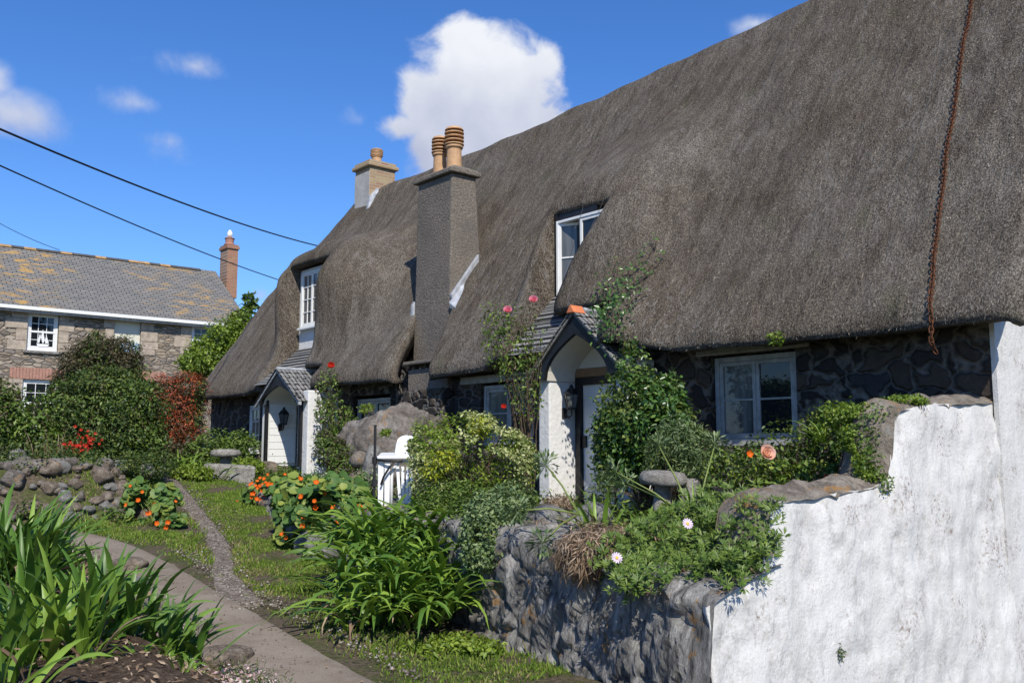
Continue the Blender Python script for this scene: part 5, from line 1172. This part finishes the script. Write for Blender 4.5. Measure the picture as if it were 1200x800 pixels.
def make_garden_shrubs():
    # variegated shrub
    B = [blob(520, 545, 10.2, 40, 44), blob(560, 525, 10.5, 52, 40), blob(600, 545, 10.4, 30, 34), blob(505, 520, 10.4, 28, 30), blob(545, 500, 10.6, 34, 18), blob(585, 510, 10.6, 30, 22), blob(490, 525, 10.4, 14, 12), blob(560, 580, 10.2, 50, 24)]
    p = PD(550, 615, 10.4); t = shrub('variegated_shrub', 'cream and green variegated shrub above the rock wall', 'shrub', (p.x, p.y, .9), B, [('foliage', 8500, .05, 'varieg_leaf', .45, .9), ('green_foliage', 3800, .05, 'bright_leaf', .45, .9)], 46, 51, twig=.01)
    leaf_blob('yellow_foliage', t, [blob(518, 538, 9.95, 18, 12), blob(560, 500, 10.2, 12, 12), blob(508, 552, 9.95, 14, 10)], 700, .05, M['yellow_leaf'], 512, .45, .5)
    B = [blob(525, 590, 9.8, 36, 28), blob(500, 600, 9.8, 24, 26), blob(556, 590, 9.5, 30, 24), blob(520, 620, 9.4, 30, 20), blob(545, 620, 9.0, 26, 18)]
    p = PD(525, 625, 9.9); shrub('leafy_shrub', 'plain green bush growing below the variegated shrub', 'shrub', (p.x, p.y, .85), B, [('foliage', 6200, .045, 'mid_leaf', .4, .8), ('dark_foliage', 2400, .045, 'dark_leaf', .4, .8)], 26, 52, twig=.007)
    # grey-green cushion over the wall
    B = [blob(580, 600, 8.5, 36, 26), blob(570, 625, 8.2, 32, 28), blob(562, 650, 8.0, 20, 18), blob(600, 585, 8.7, 30, 20), blob(588, 618, 8.2, 26, 24), blob(575, 645, 8.0, 20, 20)]
    p = PD(580, 620, 8.7); shrub('cushion_plant', 'grey-green cushion plant tumbling over the corner of the rock wall', 'plant', (p.x, p.y, .8), B, [('foliage', 7500, .045, 'grey_leaf', .5, .5), ('dark_foliage', 1500, .04, 'mid_leaf', .5, .6)], 16, 53, twig=.006)
    # rose over the door side
    B = [blob(600, 400, 12.2, 34, 40), blob(585, 375, 12.3, 22, 22), blob(610, 440, 12.3, 26, 30), blob(628, 400, 12.2, 16, 28), blob(618, 470, 12.2, 18, 24)]
    p = PD(618, 520, 12.2); t = shrub('climbing_rose', 'straggling climbing rose with two pink blooms beside the black-arched porch', 'rose', (p.x, p.y, .95), B, [('foliage', 1000, .052, 'mid_leaf', .55, .7), ('brown_foliage', 450, .045, 'brown_leaf', .5, .7), ('young_foliage', 300, .05, 'bright_leaf', .5, .6)], 34, 54, twig=.009, stem_mat=M['stem'])
    for px, py in ((625, 352), (595, 364)): flower('rose', PD(px, py, 11.95), t, (-.5, -.6, .5), 1.15)
    flower('coral', PD(590, 477, 11.6), t, (-.4, -.6, .4), .9)
    # climber over the porch
    B = [blob(745, 470, 10.6, 46, 40), blob(760, 500, 10.4, 58, 50), blob(720, 510, 10.6, 28, 46), blob(742, 432, 11.0, 20, 26), blob(790, 510, 10.4, 36, 34), blob(736, 405, 11.2, 9, 20), blob(775, 460, 10.6, 30, 26), blob(730, 545, 10.4, 34, 26), blob(800, 540, 10.3, 34, 24)]
    p = PD(755, 590, 10.6); t = shrub('climbing_shrub', 'dense dark green climber swallowing the side of the black-arched porch and creeping up the thatch', 'climber', (p.x, p.y, .9), B, [('foliage', 7800, .062, 'glossy_leaf', .55, .85), ('dark_foliage', 4500, .06, 'dark_leaf', .55, .9), ('light_foliage', 1500, .055, 'mid_leaf', .55, .9)], 40, 55, twig=.012)
    mb = MB(); P = []; O = []; g = np.random.default_rng(3)
    for k, path in enumerate((((735, 420), (738, 385), (748, 345), (765, 320), (785, 290)), ((735, 400), (722, 375), (716, 355)), ((742, 400), (757, 372), (775, 352)), ((730, 395), (728, 350), (745, 318)), ((745, 365), (765, 340), (790, 300)))):
        pts = []
        for a, b in zip(path, path[1:]):
            for i in range(6):
                y, s = roof_ys(a[0]+(b[0]-a[0])*i/6, a[1]+(b[1]-a[1])*i/6); pts.append(roof_pt(y, max(s, .02), .03+.02*g.random()))
        mb.tube(pts, .006, 5)
        for i, q in enumerate(pts):
            m = int(9*(1-i/len(pts))**1.3*(1.6 if k == 0 else 1.)+2)
            for _ in range(m): P.append(np.array(q)+g.normal(size=3)*(.03+.08*(1-i/len(pts)))+np.array([-.05, 0, .04]))
    mb.build('runner', M['stem'], t, recalc=False); P = np.array(P); n = len(P)
    V, Fc = leaves_mesh(P, np.array([-.7, -.3, .6])+g.normal(size=(n, 3))*.4, g.normal(size=(n, 3))-np.array([0, 0, .4]), .06*g.uniform(.6, 1.3, n), .034*g.uniform(.7, 1.2, n)); np_mesh('runner_foliage', V, Fc, M['glossy_leaf'], t)
    # narrow grey hebe in front
    B = [blob(795, 520, 9.7, 28, 30), blob(775, 535, 9.7, 22, 24), blob(820, 530, 9.7, 24, 30), blob(815, 555, 9.6, 26, 20), blob(705, 575, 9.6, 14, 22)]
    p = PD(795, 580, 9.7); shrub('narrow_leaved_shrub', 'upright bush of narrow grey-green leaves in front of the porch climber', 'shrub', (p.x, p.y, .9), B, [('foliage', 5200, .055, 'grey_leaf', .22, .6), ('dark_foliage', 1500, .05, 'dark_leaf', .25, .7)], 30, 56, twig=.006)
    # rose border under the near window
    B = [blob(880, 545, 9.0, 50, 26), blob(920, 530, 9.0, 46, 36), blob(965, 520, 8.9, 42, 40), blob(1000, 510, 8.6, 34, 34), blob(850, 545, 9.2, 26, 22), blob(945, 560, 8.6, 56, 20), blob(1010, 545, 8.2, 22, 28), blob(975, 490, 9.0, 30, 18), blob(905, 555, 8.5, 40, 18)]
    p = PD(930, 585, 8.9); t = shrub('rose_bush', 'tangled rose bush with one large peach bloom under the near window', 'rose', (p.x, p.y, .9), B, [('foliage', 7500, .05, 'mid_leaf', .5, .85), ('dark_foliage', 3600, .05, 'dark_leaf', .5, .85), ('young_foliage', 1300, .045, 'bright_leaf', .5, .8), ('brown_foliage', 700, .04, 'brown_leaf', .45, .8)], 44, 57, twig=.007)
    flower('peach_rose', PD(898, 531, 8.2), t, (-.35, -.75, .35), 1.05); flower('orange', PD(878, 532, 8.3), t, (-.3, -.7, .2), .9, 'bud'); flower('scarlet', PD(967, 559, 7.9), t, (-.3, -.7, .3), .9, 'bud')
    # fern-like tuft and small-leaved creeper over the step of the white wall
    p = PD(965, 500, 8.7); strap_clump('spiky_tuft', 'pale spiky tuft standing out of the rose bush', (p.x, p.y, p.z-.15), 40, .34, .012, 58, 'strap_light', None, 1.1, .7, .04)
    B = [blob(1022, 485, 7.7, 26, 12), blob(1008, 515, 7.6, 22, 20), blob(1018, 545, 7.4, 18, 20), blob(1036, 566, 7.35, 10, 14), blob(1060, 470, 8.0, 26, 7), blob(995, 490, 7.9, 24, 16)]
    p = PD(1010, 560, 7.6); shrub('creeper', 'small-leaved creeper hanging over the step in the white wall', 'creeper', (p.x, p.y, 1.35), B, [('foliage', 4300, .03, 'bright_leaf', .6, .75), ('dark_foliage', 1500, .03, 'mid_leaf', .6, .75)], 20, 59, twig=.004)
    # rose by far porch
    B = [blob(392, 490, 16.8, 20, 24), blob(385, 455, 17.2, 14, 24), blob(405, 500, 16.5, 16, 20), blob(378, 480, 17.0, 10, 16)]
    p = PD(395, 550, 16.8); t = shrub('climbing_rose', 'thin rose with one coral bloom by the small far porch', 'rose', (p.x, p.y, 1.1), B, [('foliage', 1100, .065, 'mid_leaf', .5, .6), ('brown_foliage', 500, .06, 'brown_leaf', .4, .6)], 34, 60, twig=.010)
    flower('coral', PD(388, 429, 17.0), t, (-.4, -.7, .4), 1.7)
    B = [blob(393, 530, 13.6, 24, 18), blob(408, 545, 13.2, 22, 14), blob(382, 515, 13.8, 14, 12)]
    p = PD(395, 555, 13.5); shrub('heather_bush', 'dark reddish-green heather-like bush on the bank by the boulder', 'shrub', (p.x, p.y, 1.15), B, [('foliage', 2600, .05, 'brown_leaf', .35, .6), ('green_foliage', 2200, .05, 'mid_leaf', .4, .6)], 24, 61)
    B = [blob(405, 575, 12.3, 30, 16), blob(430, 560, 12.0, 14, 14), blob(375, 565, 12.8, 20, 12)]
    p = PD(405, 590, 12.2); shrub('perennial', 'grey-green leafy perennial between the heather bush and the big nasturtium', 'plant', (p.x, p.y, 1.0), B, [('foliage', 2300, .05, 'grey_leaf', .45, .6)], 14, 62)
    for i, (px, py, D, a, lab) in enumerate([(430, 478, 14.3, 10, 'small tuft of weeds on top of the huge boulder'), (452, 506, 11.9, 5, 'little weed growing from the face of the huge boulder'), (907, 390, 11.6, 9, 'small weed sprouting from the edge of the thatch'), (985, 765, 5.95, 6, 'small weed growing out of the face of the white wall')]):
        B = [blob(px, py, D, a, a*.6)]; p = PD(px, py+a*.4, D)
        if i == 2: p = roof_pt(*roof_ys(px, py+4), .0); B = [(tuple(p+Vector((-.03, 0, .04))), (.09, .1, .06))]
        if i == 3: p = PY(px, py, 3.75); B = [(tuple(p), (.035, .02, .06))]
        shrub('weed', lab, 'weed', tuple(p), B, [('foliage', 160 if i != 3 else 80, .045 if i != 3 else .022, 'bright_leaf' if i != 3 else 'dark_leaf', .5, .3)], 4, 63+i, twig=.003)
make_garden_shrubs()

def make_wall_top():
    # dead brown tuft
    p = PD(700, 645, 7.2); t = thing('dead_tuft', 'brown dead grassy tuft overhanging the rock wall', 'dead plant', (p.x, p.y, .8)); g = np.random.default_rng(2)
    B = [blob(700, 644, 7.05, 48, 34), blob(680, 655, 6.95, 28, 28), blob(725, 640, 7.05, 28, 28)]
    P, O = cloud(B, 5000, 91, .2, 4, .25, .2); N = O+g.normal(size=P.shape)*.3; A = g.normal(size=P.shape)*.6-np.array([.25, .15, .9]); n = len(P)
    V, Fc = leaves_mesh(P, N, A, .10*g.uniform(.5, 1.4, n), .009*g.uniform(.6, 1.4, n)); np_mesh('foliage', V, Fc, M['dry_leaf'], t)
    B = [blob(640, 618, 8.2, 34, 10), blob(655, 590, 8.7, 20, 10)]; p = PD(640, 625, 8.2); t = thing('dead_tuft', 'flat dry brown moss on the wall top near the slate block', 'dead plant', (p.x, p.y, .9))
    P, O = cloud(B, 1500, 92, .2, 4, .25, .2); n = len(P); V, Fc = leaves_mesh(P, O+g.normal(size=P.shape)*.3, g.normal(size=P.shape), .06*g.uniform(.5, 1.4, n), .01*g.uniform(.6, 1.4, n)); np_mesh('foliage', V, Fc, M['dry_leaf'], t)
    # osteospermum mats: rosettes of spoon leaves
    for label, spots, nfl, seed in (('green daisy mat with lilac flowers spilling over the rock wall next to the brown tuft', [(745, 635, 6.9), (765, 622, 7.0), (770, 650, 6.7), (735, 655, 6.8), (790, 640, 6.75), (750, 672, 6.6), (780, 664, 6.6), (800, 620, 7.0), (725, 665, 6.6), (765, 682, 6.3), (740, 680, 6.35), (790, 678, 6.3), (720, 640, 6.85), (780, 605, 7.2)], [(723, 653, 6.45), (806, 613, 6.65)], 5),
                                    ('green daisy mat growing against the end of the white wall', [(830, 625, 6.8), (850, 640, 6.6), (870, 620, 6.65), (845, 605, 6.95), (878, 640, 6.5), (860, 660, 6.4), (888, 610, 6.6), (825, 650, 6.6), (870, 592, 6.9), (815, 600, 7.1), (840, 668, 6.3), (893, 595, 6.5), (805, 668, 6.4), (880, 655, 6.2), (862, 672, 6.15), (895, 630, 6.3), (835, 585, 7.2), (850, 655, 6.3)], [(858, 665, 6.4)], 6)):
        p = PD(*spots[0]); t = thing('daisy_mat', label, 'daisy plant', (p.x, p.y, .75)); P = []; N = []; A = []; g = np.random.default_rng(seed)
        for px, py, D in spots:
            for _ in range(32):
                c = np.array(PD(px+g.normal()*13, py+g.normal()*10, D+g.normal()*.1)); up = np.array([-.45, -.45, .8])+g.normal(size=3)*.3
                for k in range(16):
                    h = g.normal(size=3); h -= up*(h@up)/(up@up); h /= np.linalg.norm(h); P.append(c+h*.008); A.append(h+up*g.uniform(.1, 1.0)); N.append(up-h*.5)
        n = len(P); V, Fc = leaves_mesh(np.array(P), np.array(N), np.array(A), .052*g.uniform(.7, 1.25, n), .011*g.uniform(.8, 1.3, n)); np_mesh('foliage', V, Fc, M['mid_leaf'], t)
        BB = [blob(px, py+8, D, 14, 12) for px, py, D in spots]; PP, OO = cloud(BB, 500, seed+4, .2, 4, .4, .2); m = len(PP)
        V, Fc = leaves_mesh(PP, OO, g.normal(size=PP.shape)-np.array([0, 0, 1.]), .06*g.uniform(.5, 1.3, m), .01*g.uniform(.6, 1.3, m)); np_mesh('dry_foliage', V, Fc, M['dry_leaf'], t)
        for fx in nfl: flower('daisy', PD(*fx), t, (-.35, -.8, .45), 1.0)
    # seed heads on long stalks
    def agap(name, label, root, heads, n, r, sd):
        t = thing(name, label, 'seed heads', root); g = random.Random(sd)
        for h in heads:
            mb = MB(); a, b = Vector(root), Vector(h); mid = a.lerp(b, .5)+Vector((0, 0, .03)); mb.tube([a, mid, b], [.009, .008, .006], 6); mb.build('stalk', M['green_stem'], t, 0, True, recalc=False)
            P = []; N = []; A = []
            for _ in range(n):
                d = Vector([g.gauss(0, 1) for _ in range(3)]).normalized(); d = (d+(b-a).normalized()*.5).normalized(); P.append(np.array(b)); A.append(np.array(d)); N.append(np.array(d.orthogonal()))
            P = np.array(P); A = np.array(A); ln = np.array([r*g.uniform(.7, 1.1) for _ in range(n)]); V, Fc = leaves_mesh(P, np.array(N), A, ln, ln*.05)
            V2, F2 = leaves_mesh(P+A*ln[:, None]*.75, np.array(N), A-np.array([0, 0, .5]), np.full(n, r*.5), np.full(n, r*.16)); np_mesh('seed_head', np.concatenate([V, V2]), np.concatenate([Fc, F2+len(V)]), M['grey_leaf'], t)
    agap('agapanthus_stalks', 'long green stalks with spent seed heads leaning past the slate block', tuple(PD(678, 602, 7.7)), [PD(640, 545, 8.0), PD(608, 598, 7.6), PD(636, 636, 7.2)], 60, .12, 3)
    agap('agapanthus_stalks', 'leaning green stalks with seed heads in front of the staddle stone', tuple(PD(815, 612, 7.6)), [PD(722, 553, 7.9), PD(735, 566, 7.9), PD(772, 522, 8.2), PD(838, 520, 8.0)], 46, .11, 4)
    for i, (px, py, n, L, lab) in enumerate([(700, 590, 16, .45, 'pale broad leaves rising behind the slate block'), (812, 615, 26, .45, 'strap-leaved tuft by the short granite post'), (755, 615, 16, .3, 'short strap leaves at the foot of the mushroom-shaped stone')]):
        p = PD(px, py, 7.9); strap_clump('lily_tuft', lab, (p.x, p.y, .88), n, L, .04, 70+i, 'strap_light', None, .7, .6, .08)
make_wall_top()

def make_strap_plants():
    # big clump against the rock wall
    p = PD(470, 742, 7.9); t = thing('agapanthus', 'large mound of arching glossy strap leaves at the foot of the rock wall', 'strap-leaved plant', (p.x, p.y, .05)); VV = []; FF = []; o = 0
    g = random.Random(5)
    for i in range(46):
        px, D = g.uniform(418, 528), g.uniform(7.9, 9.6); q = PD(px, 700, D); b = (q.x, q.y, .12+.55*(D-7.9)/1.7+.1*g.random())
        V, Fc = strap_arrays(b, 15, .80, .05, 500+i, 1.25, 1, .14, 1.05, (-.25, -.45, 0)); VV.append(V); FF.append(Fc+o); o += len(V)
    VD = []; FD = []; o = 0
    for i in range(12):
        q = PD(g.uniform(418, 528), 715, g.uniform(7.9, 8.8)); V, Fc = strap_arrays((q.x, q.y, .15), 5, .55, .03, 900+i, 1.4, 1, .14, 1.6, (-.25, -.45, 0)); VD.append(V); FD.append(Fc+o); o += len(V)
    np_mesh('withered_foliage', np.concatenate(VD), np.concatenate(FD), M['dry_leaf'], t, smooth=True)
    V = np.concatenate(VV); Fc = np.concatenate(FF); h = (Fc[:, 0]//21 % 3) == 0
    np_mesh('foliage', V, Fc[~h], M['strap_light'], t, smooth=True); np_mesh('dark_foliage', V, Fc[h], M['strap_leaf'], t, smooth=True)
    # the bed by the path
    spots = [(30, 645, 8.4, 34, .6, 'dark strap-leaved clump at the far end of the bed near the rock bank'), (5, 690, 7.0, 36, .75, 'tall strap-leaved clump cut by the edge of the photo'), (30, 692, 6.9, 40, .55, 'tall dark strap-leaved clump in the middle of the bed'),
             (58, 705, 7.4, 22, .4, 'short strap-leaved clump in the bed nearest the bend of the path'), (25, 745, 5.6, 20, .62, 'strap-leaved clump behind the patch of bare soil'), (118, 780, 5.7, 40, .56, 'bright strap-leaved clump in the front of the bed, next to bare soil'), (85, 800, 5.2, 16, .55, 'nearest upright strap-leaved clump at the bottom of the photo'), (205, 808, 6.1, 22, .42, 'small strap-leaved clump at the path edge by the photo bottom'), (62, 655, 8.6, 24, .40, 'short strap-leaved clump below the rock bank by the path'), (60, 765, 5.1, 20, .5, 'dark strap-leaved clump rising from the bare soil patch'), (175, 782, 5.9, 22, .45, 'strap-leaved clump between the brightest clump and the path edge'), (10, 772, 4.9, 18, .5, 'strap-leaved clump near the photo corner behind the broad leaves'), (-5, 800, 4.3, 12, .4, 'few broad strap leaves in the bottom corner')]
    for i, (px, py, D, n, L, lab) in enumerate(spots):
        p = PD(px, py, D); strap_clump('agapanthus', lab, (p.x, p.y, gz(p.x, p.y)+.02), int(n*1.5), L, .052, 600+i, 'strap_leaf' if i % 3 else 'strap_light', None, .85, .66, .16)
    p = PD(95, 610, 11.6); strap_clump('grass_tuft', 'tuft of thin grassy leaves at the foot of the rock bank', (p.x, p.y, gz(p.x, p.y)), 90, .38, .010, 640, 'strap_light', None, 1., 1.1, .12, cat='grass')
    for i, (px, py, D, a, lab, m) in enumerate([(135, 600, 12.4, 12, 'single rounded leafy weed at the foot of the rock bank', 'mid_leaf'), (545, 775, 7.6, 40, 'bright ferny weeds at the foot of the rock wall', 'bright_leaf'), (490, 785, 7.4, 24, 'small leafy weed beside the path at the photo bottom', 'bright_leaf')]):
        p = PD(px, py+8, D); B = [blob(px, py, D, a, a*.55), blob(px+a*.5, py+6, D-.2, a*.6, a*.4), blob(px-a*.5, py+4, D, a*.6, a*.4)]; shrub('weed', lab, 'weed', (p.x, p.y, gz(p.x, p.y)), B, [('foliage', 200+i % 2*1300, .05, m, .5, .4)], 8, 650+i, twig=.004, floor=gz(p.x, p.y))
    # litter of dead leaves on the soil
    g = np.random.default_rng(12); n = 5000; x = g.uniform(-.5, 2.7, n); y = g.uniform(2.8, 9, n); P = np.stack([x, y, [ground(a, b)+.045+.05*mnoise.noise(Vector((a*6, b*6, 1))) for a, b in zip(x, y)]], 1)
    V, Fc = leaves_mesh(P, np.array([0, 0, 1.])+g.normal(size=(n, 3))*.5, g.normal(size=(n, 3))*np.array([1, 1, .2]), .05*g.uniform(.3, 1.4, n), .014*g.uniform(.5, 1.6, n)); tag(np_mesh('leaf_litter', V, Fc, M['dry_leaf'], None), 'dead leaf litter on the soil of the bed', 'leaf litter', kind='stuff')
    n = 420; x = []; P = []
    while len(P) < n:
        y = g.uniform(5.3, 12); a = g.normal()*.6; xx = 3.2+.03*(y-5.5)+a*.75
        P.append((xx, y, ground(xx, y)+.04))
    P = np.array(P); V, Fc = leaves_mesh(P, np.array([0, 0, 1.])+g.normal(size=(n, 3))*.3, g.normal(size=(n, 3))*np.array([1, 1, .1]), .035*g.uniform(.3, 1.4, n), .012*g.uniform(.5, 1.6, n)); tag(np_mesh('fallen_leaves', V, Fc, M['dry_leaf'], None), 'dry scraps of leaf lying on the path', 'fallen leaves', kind='stuff')
    for i in range(26):
        q = PD(g.uniform(20, 235), g.uniform(715, 800), g.uniform(4.9, 6.3)); z = gz(q.x, q.y)
        if abs(q.z-z) > .5 or q.x > 2.6: continue
        strap_clump('bed_seedling', 'small green seedling coming up through the soil of the bed', (q.x, q.y, z), 7, .16, .022, 800+i, 'strap_light', 'seedlings in the bed', 1., .9, .03, cat='seedling')
    # thrift along the path edge
    g = np.random.default_rng(8); P = []
    while len(P) < 2600:
        y = g.uniform(5.2, 11.4); x = g.uniform(2.45, 2.95)+.05*(y-6)+g.normal()*.05; 
        if mnoise.noise(Vector((x*2.2, y*1.6, 0))) > -.12: P.append((x, y, ground(x, y)+g.uniform(.03, .10)))
    P = np.array(P); n = len(P); V, Fc = leaves_mesh(P, np.array([0, 0, 1.])+g.normal(size=(n, 3))*.5, g.normal(size=(n, 3)), .03*g.uniform(.6, 1.3, n), .024*g.uniform(.6, 1.3, n))
    tag(np_mesh('thrift_flowers', V, Fc, M['thrift'], None), 'tiny pale pink flowers along the edge of the bed', 'ground flowers', kind='stuff')
    P = P[g.integers(0, n, 7000)]+g.normal(size=(7000, 3))*np.array([.07, .07, .02]); n = 7000; V, Fc = leaves_mesh(P, np.array([0, 0, 1.])+g.normal(size=(n, 3))*.6, g.normal(size=(n, 3))+np.array([0, 0, .8]), .04*g.uniform(.6, 1.3, n), .008*g.uniform(.6, 1.3, n))
    tag(np_mesh('thrift_foliage', V, Fc, M['dark_leaf'], None), 'low green mats along the edge of the bed', 'ground cover', kind='stuff')
make_strap_plants()

def make_grass():
    g = np.random.default_rng(17); ctr = spline(GRAV, .2); P = []; tries = 0
    gy = np.array([p.y for p in ctr]); gx = np.array([p.x for p in ctr])
    want = 90000
    while len(P) < want and tries < 1300000:
        tries += 1
        y = 5.2+15*g.random()**1.25; x = g.uniform(3.2, 8.4); wx = lerp_tab(y, WALLX)
        pathx = lerp_tab(y, [(5.5, 3.2), (8, 3.36), (10, 3.45), (11.5, 3.38), (12.3, 3.0), (13, 1.5)])
        if x < pathx+.50 or x > wx+.3+(.8 if y > 15 else 0): continue
        if y < 13.2 and x < pathx+.52: continue
        d = abs(x-np.interp(y, gy, gx)); nn = mnoise.fractal(Vector((x*1.4, y*1.4, 3)), 1, 2, 3)
        if y > 8.2 and d < .10+.2*nn: continue
        edge = min(1, (x-pathx-.5)/.5); pr = .25+.75*edge
        dens = sst(-.45, .25, nn)*pr
        if y < 8.6: dens *= .45
        if g.random() > dens: continue
        P.append((x, y, ground(x, y)))
    P = np.array(P); n = len(P); h = .042*g.uniform(.4, 1.35, n)*(1+.5*sn(P, 1.5, 4)); h *= np.where(g.random(n) < .02, 2, 1)
    V, Fc = leaves_mesh(P-np.array([0, 0, .005]), g.normal(size=(n, 3))*np.array([1, 1, .2]), np.array([0, 0, 1.])+g.normal(size=(n, 3))*np.array([.5, .5, .15]), h, .007*g.uniform(.7, 1.4, n)*(1+P[:, 1]/14), .1)
    old = np.repeat(sn(P, 2.0, 9)+g.normal(size=n)*.5 > .8, 2); tag(np_mesh('grass', V, Fc, [M['grass'], M['old_grass']], None, mi=old.astype(int)), 'short patchy grass of the verge between path and garden', 'grass', kind='stuff')
    # clover-like low leaves in the verge and the terrace
    P = P[g.integers(0, n, 9000)]+g.normal(size=(9000, 3))*np.array([.05, .05, .0])+np.array([0, 0, .015]); n = 9000
    V, Fc = leaves_mesh(P, np.array([0, 0, 1.])+g.normal(size=(n, 3))*.3, g.normal(size=(n, 3)), .028*g.uniform(.6, 1.3, n), .02*g.uniform(.7, 1.3, n)); tag(np_mesh('clover', V, Fc, M['mid_leaf'], None), 'low leafy weeds among the verge grass', 'ground cover', kind='stuff')
    # garden terrace ground cover
    P = []
    while len(P) < 16000:
        y = g.uniform(4.3, 18); x = g.uniform(lerp_tab(y, WALLX)+.25, 9.0)
        if 8.4 < y < 9.3 and x > 6.5: continue
        P.append((x, y, ground(x, y)+abs(g.normal())*.10))
    P = np.array(P); n = len(P); V, Fc = leaves_mesh(P, np.array([0, 0, 1.])+g.normal(size=(n, 3))*.5, g.normal(size=(n, 3))+np.array([0, 0, .3]), .06*g.uniform(.6, 1.3, n), .03*g.uniform(.7, 1.3, n))
    tag(np_mesh('garden_ground_cover', V, Fc, M['mid_leaf'], None), 'low leaves covering the raised garden', 'ground cover', kind='stuff')
    # loose pebbles on the gravel path and verge edge
    P = []; 
    for _ in range(1500):
        c = ctr[g.integers(0, len(ctr))]; x, y = c.x+g.normal()*.16, c.y+g.normal()*.16; P.append((x, y, ground(x, y)+.03))
    for _ in range(420):
        y = g.uniform(5.6, 11); x = 3.9+.05*(y-6)+abs(g.normal())*.12-.03; P.append((x, y, ground(x, y)+.03))
    P = np.array(P); n = len(P); r = .008+.014*g.random(n)**3; oc = np.array([(1, 0, 0), (-1, 0, 0), (0, 1, 0), (0, -1, 0), (0, 0, .7), (0, 0, -.7)], float)
    V = (P[:, None, :]+oc[None]*r[:, None, None]*g.uniform(.7, 1.3, (n, 6, 1))).reshape(-1, 3); f0 = np.array([(0, 2, 4), (2, 1, 4), (1, 3, 4), (3, 0, 4), (2, 0, 5), (1, 2, 5), (3, 1, 5), (0, 3, 5)]); Fc = (np.arange(n)[:, None, None]*6+f0[None]).reshape(-1, 3)
    tag(np_mesh('pebbles', V, Fc, leaf_mat('pebble', (.10, .085, .07), (.19, .165, .145), (.34, .31, .28), 0, .9, .2), None), 'loose pebbles of the foot track', 'pebbles', kind='stuff')
make_grass()
